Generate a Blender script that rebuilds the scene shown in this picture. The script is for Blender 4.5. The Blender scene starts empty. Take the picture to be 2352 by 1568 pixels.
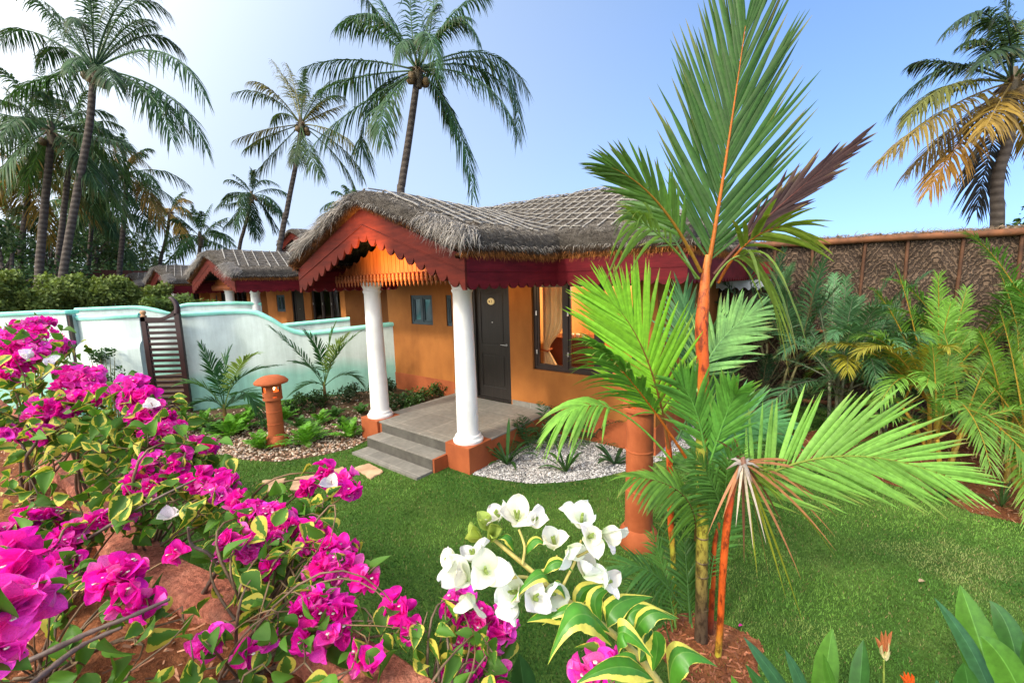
import bpy, math, random
import numpy as np
from mathutils import Vector, Matrix
rng = np.random.default_rng(7)
random.seed(7)
PI = math.pi
sc = bpy.context.scene
col = bpy.data.collections.new('garden'); sc.collection.children.link(col)

# ------------------------------------------------------------------ camera
F, PITCH, ROLL, CH = 977.9, 0.1355, -0.0269, 2.379
_cp, _sp = math.cos(PITCH), math.sin(PITCH)
_f = np.array([0, _cp, -_sp]); _u0 = np.array([0, _sp, _cp]); _r0 = np.array([1., 0, 0])
_r = math.cos(ROLL)*_r0 + math.sin(ROLL)*_u0
_u = -math.sin(ROLL)*_r0 + math.cos(ROLL)*_u0
CAM = np.array([0, 0, CH])
cd = bpy.data.cameras.new('camera'); co = bpy.data.objects.new('camera', cd); col.objects.link(co)
cd.sensor_width = 36; cd.lens = F/2352*36; cd.clip_start = 0.05; cd.clip_end = 2000
M = Matrix(((_r[0], _u[0], -_f[0], 0), (_r[1], _u[1], -_f[1], 0), (_r[2], _u[2], -_f[2], CH), (0, 0, 0, 1)))
co.matrix_world = M
sc.camera = co
sc.view_settings.view_transform = 'Standard'; sc.view_settings.look = 'None'; sc.view_settings.exposure = 0

def ray(x, y):
    return _f + (x-1176)/F*_r - (y-784)/F*_u
def at(x, y, Y):                      # survey: sight line through a photo pixel, met at distance Y
    d = ray(x, y); return CAM + d*(Y/d[1])
def G(x, y, z=0.0):                   # survey: the same sight line met at height z
    d = ray(x, y); return CAM + d*((z-CH)/d[2])
def nrm(v):
    v = np.asarray(v, float); return v/np.maximum(np.linalg.norm(v, axis=-1, keepdims=True), 1e-9)

# ------------------------------------------------------------------ mesh builder
class MB:
    def __init__(s): s.V=[]; s.F=[]; s.C=[]; s.U=[]; s.MI=[]; s.n=0
    def add(s, v, f, c=None, uv=None, mi=0):
        v = np.asarray(v, float).reshape(-1, 3); k = len(v)
        s.V.append(v)
        if isinstance(f, np.ndarray): fs=[f]
        else:
            d = {}
            for q in f: d.setdefault(len(q), []).append(q)
            fs=[np.array(x, int) for x in d.values()]
        for q in fs:
            s.F.append(q+s.n); s.MI.append(np.full(len(q), mi, int))
        if c is None: c = np.array([1., 1, 1])
        c = np.asarray(c, float)
        s.C.append(np.broadcast_to(c, (k, 3)) if c.ndim == 1 else c)
        s.U.append(np.zeros((k, 2)) if uv is None else np.asarray(uv, float))
        s.n += k
    def build(s, name, mats, parent=None, smooth=True, auto=None):
        me = bpy.data.meshes.new(name)
        V = np.concatenate(s.V)
        if parent is not None and 'w0' in parent: V = V - np.array(parent['w0'])
        me.vertices.add(len(V)); me.vertices.foreach_set('co', V.ravel())
        tot = np.concatenate([np.full(len(q), q.shape[1], int) for q in s.F])
        loops = np.concatenate([q.ravel() for q in s.F])
        me.loops.add(len(loops)); me.loops.foreach_set('vertex_index', loops)
        me.polygons.add(len(tot)); st = np.concatenate([[0], np.cumsum(tot)[:-1]])
        me.polygons.foreach_set('loop_start', st)
        me.polygons.foreach_set('material_index', np.concatenate(s.MI))
        me.polygons.foreach_set('use_smooth', np.full(len(tot), smooth))
        C = np.concatenate(s.C); at_ = me.color_attributes.new('tint', 'FLOAT_COLOR', 'POINT')
        at_.data.foreach_set('color', np.concatenate([C, np.ones((len(C), 1))], 1).ravel())
        U = np.concatenate(s.U)
        if U.any():
            ul = me.uv_layers.new(name='UVMap'); ul.data.foreach_set('uv', U[loops].ravel())
        me.update(calc_edges=True); me.validate()
        if not isinstance(mats, (list, tuple)): mats=[mats]
        for m in mats: me.materials.append(m)
        if auto is not None:
            try: me.set_sharp_from_angle(angle=auto)
            except Exception: pass
        o = bpy.data.objects.new(name, me); col.objects.link(o)
        if parent is not None:
            o.parent = parent
        return o

def tag(o, label, cat, group=None, kind=None):
    if label: o['label'] = label
    if cat: o['category'] = cat
    if group: o['group'] = group
    if kind: o['kind'] = kind
    return o
def thing(name, label, cat, loc=(0,0,0), rz=0, group=None, local=False):
    o = bpy.data.objects.new(name, None); col.objects.link(o); o.empty_display_size=.1
    o.location = loc; o.rotation_euler = (0, 0, rz)
    if not local: o['w0'] = [float(x) for x in loc]
    return tag(o, label, cat, group)
def single(name, mb, mat, label, cat, group=None, kind=None, smooth=True, loc=None, auto=None):
    if loc is not None:
        class P(dict): pass
        for i in range(len(mb.V)): mb.V[i] = mb.V[i]-np.array(loc)
    o = mb.build(name, mat, None, smooth, auto)
    if loc is not None: o.location = loc
    return tag(o, label, cat, group, kind)
def dup(root, loc, rz=None, label=None, scale=None, skip=()):
    r = root.copy(); col.objects.link(r); r.location = loc
    if rz is not None: r.rotation_euler = (0, 0, rz)
    if scale is not None: r.scale = (scale,)*3
    if label: r['label'] = label
    for ch in list(root.children):
        if ch.name.split('.')[0] in skip: continue
        c = ch.copy(); col.objects.link(c); c.parent = r
        for g in ch.children:
            if g.name.split('.')[0] in skip: continue
            d = g.copy(); col.objects.link(d); d.parent = c
    return r

BOXF = [[0,3,2,1],[4,5,6,7],[0,1,5,4],[1,2,6,5],[2,3,7,6],[3,0,4,7]]
def box(mb, lo, hi, c=None, mi=0, R=None, o=None, bev=0.0):
    x0,y0,z0=lo; x1,y1,z1=hi
    if bev <= 0:
        v=np.array([[x0,y0,z0],[x1,y0,z0],[x1,y1,z0],[x0,y1,z0],[x0,y0,z1],[x1,y0,z1],[x1,y1,z1],[x0,y1,z1]],float); f=BOXF
    else:
        b=min(bev, .45*min(x1-x0,y1-y0,z1-z0)); bm=bmesh_box(lo,hi,b); v,f=bm
    if R is not None: v=(v-(0 if o is None else o))@np.array(R).T+(0 if o is None else o)
    mb.add(v,f,c,None,mi)
def bmesh_box(lo,hi,b):
    import bmesh
    bm=bmesh.new(); bmesh.ops.create_cube(bm,size=1)
    for w in bm.verts: w.co=Vector([ (lo[i]+hi[i])/2 + w.co[i]*(hi[i]-lo[i]) for i in range(3)])
    bmesh.ops.bevel(bm,geom=bm.edges[:],offset=b,segments=2,affect='EDGES',profile=.5)
    bm.verts.index_update(); v=np.array([w.co[:] for w in bm.verts]); f=[[w.index for w in q.verts] for q in bm.faces]; bm.free()
    return v,f
def tube(mb, pts, rad, n=8, c=None, mi=0, cap=True, uvs=None):
    pts=np.asarray(pts,float); m=len(pts); rad=np.broadcast_to(np.asarray(rad,float),(m,))
    T=np.gradient(pts,axis=0); T=nrm(T); ref=np.array([0,0,1.]) if abs(T[0][2])<.9 else np.array([1.,0,0])
    S=nrm(np.cross(T,ref)); N=np.cross(S,T)
    a=np.linspace(0,2*PI,n,endpoint=False)
    v=(pts[:,None,:]+rad[:,None,None]*(np.cos(a)[None,:,None]*S[:,None,:]+np.sin(a)[None,:,None]*N[:,None,:])).reshape(-1,3)
    i=np.arange(m-1)[:,None]*n; j=np.arange(n)[None,:]; k=(j+1)%n
    f=np.stack([i+j,i+k,i+n+k,i+n+j],-1).reshape(-1,4)
    if c is not None:
        c=np.asarray(c,float)
        if c.ndim==2: c=np.repeat(c,n,0)
    mb.add(v,f,c,None,mi)
    if cap:
        v2=np.concatenate([v[:n],v[-n:]]); cc=None if c is None else (c if c.ndim==1 else np.concatenate([c[:n],c[-n:]]))
        mb.add(v2,[list(range(n))[::-1],list(range(n,2*n))],cc,None,mi)
def lathe(mb, prof, cen=(0,0,0), n=24, c=None, mi=0, axis=None):
    prof=np.asarray(prof,float); a=np.linspace(0,2*PI,n,endpoint=False); m=len(prof)
    v=np.stack([prof[:,0][:,None]*np.cos(a),prof[:,0][:,None]*np.sin(a),np.repeat(prof[:,1][:,None],n,1)],-1).reshape(-1,3)+np.array(cen)
    i=np.arange(m-1)[:,None]*n; j=np.arange(n)[None,:]; k=(j+1)%n
    f=np.stack([i+j,i+k,i+n+k,i+n+j],-1).reshape(-1,4)
    mb.add(v,f,c,None,mi)
def strip_board(mb, top, bot, th, c=None, mi=0):
    """board between two polylines, thickened along vector th"""
    top=np.asarray(top,float); bot=np.asarray(bot,float); n=len(top); th=np.asarray(th,float)
    v=np.concatenate([top,bot,top+th,bot+th]); i=np.arange(n-1)
    f=np.concatenate([np.stack([i,i+n,i+n+1,i+1],-1), np.stack([i+2*n,i+2*n+1,i+3*n+1,i+3*n],-1),
        np.stack([i,i+1,i+2*n+1,i+2*n],-1), np.stack([i+n,i+3*n,i+3*n+1,i+n+1],-1),
        np.array([[0,2*n,3*n,n],[n-1,2*n-1,4*n-1,3*n-1]])])
    mb.add(v,f,c,None,mi)
def grid_faces(m,n):
    i=np.arange(m-1)[:,None]*n; j=np.arange(n-1)[None,:]
    return np.stack([i+j,i+j+1,i+n+j+1,i+n+j],-1).reshape(-1,4)
def vnoise(p, seed=0, s=1.0, octs=3):
    """smooth value noise on (n,2) or (n,3) points"""
    p=np.asarray(p,float)*s; out=np.zeros(len(p)); amp=1.; tot=0
    for o in range(octs):
        q=p*(2**o)+seed*17.3; i=np.floor(q).astype(np.int64); fr=q-i; fr=fr*fr*(3-2*fr); d=p.shape[1]; acc=np.zeros(len(p))
        for cnr in range(2**d):
            b=[(cnr>>k)&1 for k in range(d)]; h=np.zeros(len(p),np.int64); w=np.ones(len(p))
            for k in range(d):
                h=h*1619+(i[:,k]+b[k])*31337+k*7919; w=w*(fr[:,k] if b[k] else 1-fr[:,k])
            h=(h^(h>>13))*1274126177; h=(h^(h>>16))&0xffff
            acc+=w*(h/65535.)
        out+=amp*acc; tot+=amp; amp*=.5
    return out/tot
def pip(P, poly):
    x,y=P[:,0],P[:,1]; ins=np.zeros(len(P),bool); n=len(poly)
    for i in range(n):
        x0,y0=poly[i][:2]; x1,y1=poly[(i+1)%n][:2]
        c=((y0>y)!=(y1>y))&(x<(x1-x0)*(y-y0)/((y1-y0) if y1!=y0 else 1e-9)+x0); ins^=c
    return ins
def instances(mb, tv, tf, R, P, s, c=None, uv=None, mi=0):
    """tv (k,3) template, R (n,3,3) columns are axes, P (n,3), s (n,) or (n,3)"""
    n=len(P); k=len(tv); s=np.asarray(s,float)
    sv=tv[None]*(s[:,None,None] if s.ndim==1 else s[:,None,:])
    v=np.einsum('nij,nkj->nki',R,sv)+P[:,None,:]
    f=(tf[None]+(np.arange(n)*k)[:,None,None]).reshape(-1,tf.shape[1])
    if c is not None:
        c=np.asarray(c,float)
        if c.ndim==2: c=np.repeat(c,k,0)
        else: c=c.reshape(-1,3)
    u=None if uv is None else (np.asarray(uv) if len(uv)==n*k and n>1 else np.tile(uv,(n,1)))
    mb.add(v.reshape(-1,3),f,c,u,mi)
def frames(z, tw=None):
    """rotation matrices whose third column is z, with twist tw"""
    z=nrm(z); ref=np.where(np.abs(z[:,2:3])<.95,np.array([[0,0,1.]]),np.array([[1.,0,0]]))
    x=nrm(np.cross(ref,z)); y=np.cross(z,x)
    if tw is None: tw=rng.uniform(0,2*PI,len(z))
    cx=np.cos(tw)[:,None]; sx=np.sin(tw)[:,None]
    return np.stack([cx*x+sx*y,-sx*x+cx*y,z],-1)

# ------------------------------------------------------------------ materials
def newmat(name):
    m=bpy.data.materials.new(name); m.use_nodes=True; nt=m.node_tree; b=nt.nodes['Principled BSDF']; return m,nt,b
def N(nt,t,**k):
    n=nt.nodes.new(t)
    for a,v in k.items():
        if a.startswith('i_'): n.inputs[int(a[2:])].default_value=v
        else: setattr(n,a,v)
    return n
def mixc(nt,fac,c1,c2,mode='MIX'):
    m=N(nt,'ShaderNodeMix',data_type='RGBA',blend_type=mode)
    for s,v in ((m.inputs[0],fac),(m.inputs[6],c1),(m.inputs[7],c2)):
        if hasattr(v,'is_output') or isinstance(v,bpy.types.NodeSocket): nt.links.new(v,s)
        else: s.default_value=(*v,1) if hasattr(v,'__len__') and len(v)==3 else v
    return m.outputs[2]
def ramp(nt,src,stops):
    r=N(nt,'ShaderNodeValToRGB'); e=r.color_ramp.elements
    while len(e)<len(stops): e.new(.5)
    for x,(p,c) in zip(e,stops): x.position=p; x.color=(*c,1) if len(c)==3 else c
    nt.links.new(src,r.inputs[0]); return r.outputs[0]
def noise(nt,scale,detail=4,rough=.6,vec=None,dist=0,stretch=None):
    tc=N(nt,'ShaderNodeTexCoord'); src=tc.outputs['Object']
    if stretch is not None:
        mp=N(nt,'ShaderNodeMapping'); mp.inputs['Scale'].default_value=stretch; nt.links.new(src,mp.inputs[0]); src=mp.outputs[0]
    n=N(nt,'ShaderNodeTexNoise'); n.inputs['Scale'].default_value=scale; n.inputs['Detail'].default_value=detail; n.inputs['Roughness'].default_value=rough; n.inputs['Distortion'].default_value=dist
    nt.links.new(src,n.inputs['Vector']); return n.outputs['Fac']
def bump(nt,b,h,st,dist=.01):
    n=N(nt,'ShaderNodeBump'); n.inputs['Strength'].default_value=st; n.inputs['Distance'].default_value=dist
    nt.links.new(h,n.inputs['Height']); nt.links.new(n.outputs[0],b.inputs['Normal'])
def mat(name,c1,c2,scale=4,rough=.7,bst=.3,bsc=60,detail=5,spec=.3,stretch=None,bdist=.01,tint=False,lo=.35,hi=.65,metal=0):
    m,nt,b=newmat(name)
    f=noise(nt,scale,detail,.6,stretch=stretch)
    cc=ramp(nt,f,[(lo,c1),(hi,c2)])
    if bst>0: cc=mixc(nt,1.,cc,ramp(nt,noise(nt,1.9,6,.68,stretch=(1,1,.3)),[(.3,(.78,.77,.75)),(.55,(1,1,1)),(.75,(1.08,1.08,1.07))]),'MULTIPLY')
    if tint:
        a=N(nt,'ShaderNodeAttribute',attribute_name='tint'); cc=mixc(nt,1.0,cc,a.outputs['Color'],'MULTIPLY')
    nt.links.new(cc,b.inputs['Base Color']); b.inputs['Roughness'].default_value=rough; b.inputs['Specular IOR Level'].default_value=spec; b.inputs['Metallic'].default_value=metal
    if bst>0: bump(nt,b,noise(nt,bsc,6,.65,stretch=stretch),bst,bdist)
    return m
def leafmat(name,trans=.3,rough=.45,spec=.4,tcol=(1.25,1.25,.6)):
    m,nt,b=newmat(name); a=N(nt,'ShaderNodeAttribute',attribute_name='tint')
    f=noise(nt,35,3); v=ramp(nt,f,[(.3,(.8,.8,.8)),(.7,(1.15,1.15,1.15))])
    cc=mixc(nt,1.,a.outputs['Color'],v,'MULTIPLY')
    nt.links.new(cc,b.inputs['Base Color']); b.inputs['Roughness'].default_value=rough; b.inputs['Specular IOR Level'].default_value=spec
    t=N(nt,'ShaderNodeBsdfTranslucent'); tc=mixc(nt,1.,cc,tcol,'MULTIPLY'); nt.links.new(tc,t.inputs[0])
    mx=N(nt,'ShaderNodeMixShader'); mx.inputs[0].default_value=trans; nt.links.new(b.outputs[0],mx.inputs[1]); nt.links.new(t.outputs[0],mx.inputs[2])
    nt.links.new(mx.outputs[0],nt.nodes['Material Output'].inputs[0]); return m
def tintmat(name,rough=.8,spec=.2,bst=0,bsc=40,nsc=20,amt=.2):
    m,nt,b=newmat(name); a=N(nt,'ShaderNodeAttribute',attribute_name='tint')
    f=noise(nt,nsc,4); v=ramp(nt,f,[(.3,(1-amt,)*3),(.7,(1+amt,)*3)])
    nt.links.new(mixc(nt,1.,a.outputs['Color'],v,'MULTIPLY'),b.inputs['Base Color']); b.inputs['Roughness'].default_value=rough; b.inputs['Specular IOR Level'].default_value=spec
    if bst: bump(nt,b,noise(nt,bsc,6),bst)
    return m

# ------------------------------------------------------------------ light
SUN_AZ, SUN_EL = math.radians(-132), math.radians(40)      # azimuth clockwise from +Y
sd = np.array([math.sin(SUN_AZ)*math.cos(SUN_EL), math.cos(SUN_AZ)*math.cos(SUN_EL), math.sin(SUN_EL)])
w = bpy.data.worlds.new('World'); sc.world = w; w.use_nodes = True; nt = w.node_tree
bg = nt.nodes['Background']; sky = N(nt,'ShaderNodeTexSky',sky_type='NISHITA'); sky.sun_disc=False
sky.sun_elevation=SUN_EL; sky.sun_rotation=SUN_AZ; sky.altitude=0; sky.air_density=1.0; sky.dust_density=.7; sky.ozone_density=2.5
tc=N(nt,'ShaderNodeTexCoord'); sx=N(nt,'ShaderNodeSeparateXYZ'); nt.links.new(tc.outputs['Generated'],sx.inputs[0])
va=N(nt,'ShaderNodeVectorMath',operation='ADD'); va.inputs[1].default_value=(0,0,.28); nt.links.new(tc.outputs['Generated'],va.inputs[0]); vn=N(nt,'ShaderNodeVectorMath',operation='NORMALIZE'); nt.links.new(va.outputs[0],vn.inputs[0]); nt.links.new(vn.outputs[0],sky.inputs['Vector'])
m1=N(nt,'ShaderNodeMath',operation='MULTIPLY_ADD'); nt.links.new(sx.outputs[0],m1.inputs[0]); m1.inputs[1].default_value=-.75; m1.inputs[2].default_value=.42
m2=N(nt,'ShaderNodeMath',operation='MULTIPLY_ADD',use_clamp=True); nt.links.new(sx.outputs[2],m2.inputs[0]); m2.inputs[1].default_value=-.18; nt.links.new(m1.outputs[0],m2.inputs[2])
gain=mixc(nt,1.,sky.outputs[0],(2.3,2.45,2.6),'MULTIPLY')
dp=N(nt,'ShaderNodeVectorMath',operation='DOT_PRODUCT'); nt.links.new(tc.outputs['Generated'],dp.inputs[0]); dp.inputs[1].default_value=tuple(sd)
mx0=N(nt,'ShaderNodeMath',operation='MAXIMUM'); nt.links.new(dp.outputs['Value'],mx0.inputs[0]); mx0.inputs[1].default_value=0; pw0=N(nt,'ShaderNodeMath',operation='POWER'); nt.links.new(mx0.outputs[0],pw0.inputs[0]); pw0.inputs[1].default_value=1.2; pw0.inputs[1].default_value=1.6
glw=mixc(nt,1.,pw0.outputs[0],(25.,22.3,17.5),'MULTIPLY')     # wide glow around the sun, added behind the camera as soft fill
hz=mixc(nt,m2.outputs[0],gain,(5.7,6.5,7.5))
nt.links.new(mixc(nt,1.,hz,glw,'ADD'),bg.inputs[0]); bg.inputs[1].default_value=.15   # hazy morning air, whiter toward the sun
sl = bpy.data.lights.new('sun','SUN'); so = bpy.data.objects.new('sun',sl); col.objects.link(so)
sl.energy=3.2; sl.angle=math.radians(6); sl.color=(1,.9,.74)
so.rotation_euler = Vector(-sd).to_track_quat('-Z','Y').to_euler()
# ------------------------------------------------------------------ cottage
ANG=.6668; OX,OY=-.6098,5.3901
A2=np.array([math.cos(ANG),-math.sin(ANG)]); B2=np.array([math.sin(ANG),math.cos(ANG)])
def L2W(a,b,z=0): return np.array([OX+a*A2[0]+b*B2[0],OY+a*A2[1]+b*B2[1],z])
def W2L(p):
    d=np.asarray(p)[...,:2]-np.array([OX,OY]); return np.stack([d@A2,d@B2],-1)
HP=.342; GAP=1.934; Q=.2156; DB=1.66
GL,GR,GV=-2.6,.8155,-.776; ZT,ZB,ZA=2.59,2.324,3.207; VX,EX=.95,2.45; AC=(GL+GR)/2
M_orange=mat('orange_stucco',(.30,.105,.022),(.39,.143,.032),1.6,.85,.35,90,6)
M_terra=mat('terracotta_paint',(.30,.075,.025),(.40,.105,.035),3,.8,.3,70,6)
M_white=mat('white_column_paint',(.78,.77,.74),(.86,.86,.85),3,.45,.08,30,4,.4)
M_maroon=mat('maroon_timber',(.085,.005,.009),(.145,.009,.014),3,.6,.15,14,6,.15,stretch=(1,1,6))
M_barge=mat('varnished_barge_timber',(.060,.0085,.006),(.105,.015,.009),3,.65,.15,14,6,.12,stretch=(1,1,6))
M_plank=mat('gable_plank',(.30,.075,.018),(.42,.12,.03),3,.5,.2,12,6,.4,stretch=(6,6,.7))
M_dark=mat('dark_door_wood',(.010,.008,.007),(.022,.016,.013),6,.4,.15,20,6,.5,stretch=(6,6,.6))
M_frame=mat('dark_frame_wood',(.018,.010,.008),(.035,.018,.014),6,.45,.15,20,6,.5)
M_tile=None
def tilemat():
    m,nt,b=newmat('grey_tile'); tc=N(nt,'ShaderNodeTexCoord')
    br=N(nt,'ShaderNodeTexBrick'); br.offset=0; br.inputs['Scale'].default_value=1; br.inputs['Brick Width'].default_value=.6; br.inputs['Row Height'].default_value=.6; br.inputs['Mortar Size'].default_value=.006
    br.inputs['Color1'].default_value=(.20,.19,.17,1); br.inputs['Color2'].default_value=(.24,.23,.205,1); br.inputs['Mortar'].default_value=(.33,.31,.27,1)
    mp=N(nt,'ShaderNodeMapping'); mp.inputs['Location'].default_value=(.17,.05,0); nt.links.new(tc.outputs['Object'],mp.inputs[0]); nt.links.new(mp.outputs[0],br.inputs['Vector'])
    f=noise(nt,14,6); v=ramp(nt,f,[(.3,(.78,.78,.78)),(.7,(1.15,1.15,1.15))])
    f2=noise(nt,2,4); v2=ramp(nt,f2,[(.3,(.85,.85,.85)),(.7,(1.15,1.13,1.1))])
    nt.links.new(mixc(nt,1.,mixc(nt,1.,br.outputs[0],v,'MULTIPLY'),v2,'MULTIPLY'),b.inputs['Base Color']); b.inputs['Roughness'].default_value=.5
    bump(nt,b,f,.1); return m
M_tile=tilemat()
M_brass=mat('brass',(.7,.55,.25),(.85,.7,.35),8,.3,0,1,metal=.6)
M_chrome=mat('brushed_metal',(.6,.6,.6),(.75,.75,.75),8,.3,0,1,metal=.8)
def glassmat():
    m,nt,b=newmat('window_glass'); b.inputs['Base Color'].default_value=(1,1,1,1); b.inputs['Roughness'].default_value=.02
    t=N(nt,'ShaderNodeBsdfTransparent'); g=N(nt,'ShaderNodeBsdfGlossy'); g.inputs['Roughness'].default_value=.02
    fr=N(nt,'ShaderNodeFresnel'); fr.inputs[0].default_value=1.5; mx=N(nt,'ShaderNodeMixShader'); nt.links.new(fr.outputs[0],mx.inputs[0]); nt.links.new(t.outputs[0],mx.inputs[1]); nt.links.new(g.outputs[0],mx.inputs[2]); nt.links.new(mx.outputs[0],nt.nodes['Material Output'].inputs[0]); return m
M_glass=glassmat()
def mirrorglass():
    m,nt,b=newmat('dark_reflective_glass'); b.inputs['Base Color'].default_value=(.05,.08,.1,1); b.inputs['Roughness'].default_value=.05; b.inputs['Specular IOR Level'].default_value=1.; b.inputs['Metallic'].default_value=.55
    return m
M_mirror=mirrorglass()
M_straw=tintmat('thatch_straw',.9,.1)
M_thatch=None
def thatchmat():
    m,nt,b=newmat('thatch'); f=noise(nt,9,8,.75,stretch=(1,1,2.5)); f2=noise(nt,70,4,.7)
    c=ramp(nt,f,[(.25,(.035,.028,.022)),(.5,(.125,.108,.09)),(.75,(.23,.205,.175))])
    a=N(nt,'ShaderNodeAttribute',attribute_name='tint'); c=mixc(nt,1.,c,a.outputs['Color'],'MULTIPLY')
    v=ramp(nt,f2,[(.3,(.5,.5,.5)),(.7,(1.3,1.3,1.3))]); nt.links.new(mixc(nt,1.,c,v,'MULTIPLY'),b.inputs['Base Color'])
    b.inputs['Roughness'].default_value=.95; b.inputs['Specular IOR Level'].default_value=.1; bump(nt,b,f2,.9,.03); return m
M_thatch=thatchmat()
M_bamboo=mat('weathered_bamboo',(.20,.185,.165),(.36,.34,.31),5,.7,.2,40,5,.3)
M_soffit=mat('soffit_timber',(.05,.02,.012),(.09,.035,.02),4,.7,.2,20)
M_room=mat('lit_room_plaster',(.62,.36,.14),(.72,.44,.19),1.5,.9,.1,50)
M_roomfloor=mat('room_floor',(.10,.05,.03),(.16,.08,.04),3,.5,.1,30)

cot=thing('thatched_cottage','orange cottage with lit gable, white porch columns, dark door and grey entrance steps','cottage',(OX,OY,0),-ANG,'thatched cottages along the garden',local=True)
def part(name,mb,m,parent=None,smooth=False,label=None,auto=None):
    o=mb.build(name,m,parent if parent is not None else cot,smooth,auto)
    if label: o['label']=label
    return o
WR=1.89; WL=-4.55
# walls: front with door and window openings
def wall_rects(mb,b0,b1,rects):
    for (a0,a1,z0,z1) in rects: box(mb,(a0,b0,z0),(a1,b1,z1))
D0,D1,DT=-1.42,-.575,2.42
W0,W1,WZ0,WZ1=-.118,1.62,.994,2.40
mb=MB(); T=.16
wall_rects(mb,DB,DB+T,[(-1.93,D0,0.02,2.6),(D0,D1,DT,2.6),(D1,W0,0.02,2.6),(W0,W1,.02,WZ0),(W0,W1,WZ1,2.6),(W1,WR,.02,2.6)])
box(mb,(-1.93,DB+T,.02),(-1.93+T,2.15,2.6))
RB=2.15
wins=[(-3.72,-3.02,1.55,2.18),(-2.6,-2.1,1.55,2.18)]
wall_rects(mb,RB,RB+T,[(WL,-3.72,.02,2.6),(-3.72,-3.02,.02,1.55),(-3.72,-3.02,2.18,2.6),(-3.02,-2.6,.02,2.6),(-2.6,-2.1,.02,1.55),(-2.6,-2.1,2.18,2.6),(-2.1,-1.93+T-.002,.02,2.6)])
box(mb,(WR-T,DB+T,.02),(WR,5.0,2.6)); box(mb,(WL,RB+T,.02),(WL+T,5.0,2.6)); box(mb,(WL+T,5.0-T,.02),(WR-T,5.0-.002,2.6))
part('wall',mb,M_orange)
# terracotta skirting along walls
for (lo,hi,m_) in [((Q,DB-.012,0),(WR+.012,DB-.001,.40),M_terra),((WR+.001,DB-.001,0),(WR+.012,5,.40),M_terra),((WL,RB-.012,0),(-1.932,RB-.001,.40),M_terra),((-1.944,DB+.0,0),(-1.932,RB-.013,.40),M_terra),((-1.935,DB-.014,HP+.001),(D0-.03,DB-.002,HP+.085),M_tile),((D1+.03,DB-.014,HP+.001),(Q-.01,DB-.002,HP+.085),M_tile)]:
    mb=MB(); box(mb,lo,hi); part('skirting',mb,m_)
# porch platform, steps, plinths
mb=MB(); box(mb,(-1.945,-Q+.03+.012,0),(Q-.012,DB-.003,HP-.02)); part('platform',mb,M_terra)
mb=MB(); box(mb,(-1.95,-Q+.03,HP-.022),(Q-.006,DB-.002,HP),bev=.004); part('platform_paving',mb,M_tile)
S0=-GAP+.28
mb=MB(); box(mb,(S0,-Q+.03-.258,0.0),(-Q-.006,-Q+.041,.1885),bev=.004); part('step',mb,M_tile)
M_riser=mat('shaded_riser_tile',(.085,.08,.072),(.12,.115,.10),9,.55,.15,40)  # darker copy of the step tile, riser shade put into the colour
for (b_,z0_,z1_) in ((-Q+.032,.190,HP-.024),(-Q+.03-.2615,.040,.176)):
    mb=MB(); box(mb,(S0+.002,b_,z0_),(-Q-.0075,b_+.0032,z1_)); part('riser',mb,M_riser)
mb=MB(); box(mb,(S0,-Q+.03-.52,0.0),(-Q-.004,-Q-.2285,.039),bev=.004); part('step',mb,M_tile)
mb=MB(); box(mb,(-Q-.0035,-Q+.03-.256,0),(-Q+.03,-Q+.1,.186)); part('step_cheek',mb,M_terra)
for ac in (0,-GAP):
    mb=MB(); box(mb,(ac-Q,-Q,-.02),(ac+Q,Q,HP+.004),bev=.006); part('plinth',mb,M_terra)
    mb=MB(); z0=HP+.004
    prof=[(0,z0),(.195,z0),(.198,z0+.012),(.198,z0+.035),(.186,z0+.05),(.176,z0+.056),(.174,z0+.075),(.168,z0+.09),(.150,z0+.098),(.147,z0+.112)]
    for t in np.linspace(0,1,12): prof.append((.142-.022*t**1.3,z0+.13+t*1.80))
    zt=z0+1.95
    prof+=[(.135,zt+.005),(.137,zt+.025),(.124,zt+.03),(.128,zt+.06),(.15,zt+.10),(.155,zt+.12),(.16,zt+.125),(.16,zt+.17),(.0,zt+.17)]
    lathe(mb,prof,(ac,0,0),40); part('column',mb,M_white,smooth=True,auto=math.radians(35))
# beams above columns
mb=MB(); box(mb,(-GAP-.2,-.11,2.45),(.2,.11,2.62)); box(mb,(-.11,.112,2.46),(.11,DB,2.60)); box(mb,(-GAP-.11,.112,2.46),(-GAP+.11,RB,2.60)); part('porch_beam',mb,M_maroon)
# soffit
mb=MB(); box(mb,(GL+.05,.13,2.603),(GR-.05,VX,2.62)); box(mb,(-5.0+.08,VX+.002,2.603),(EX-.05,5.5,2.62)); part('soffit',mb,M_soffit)
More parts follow.
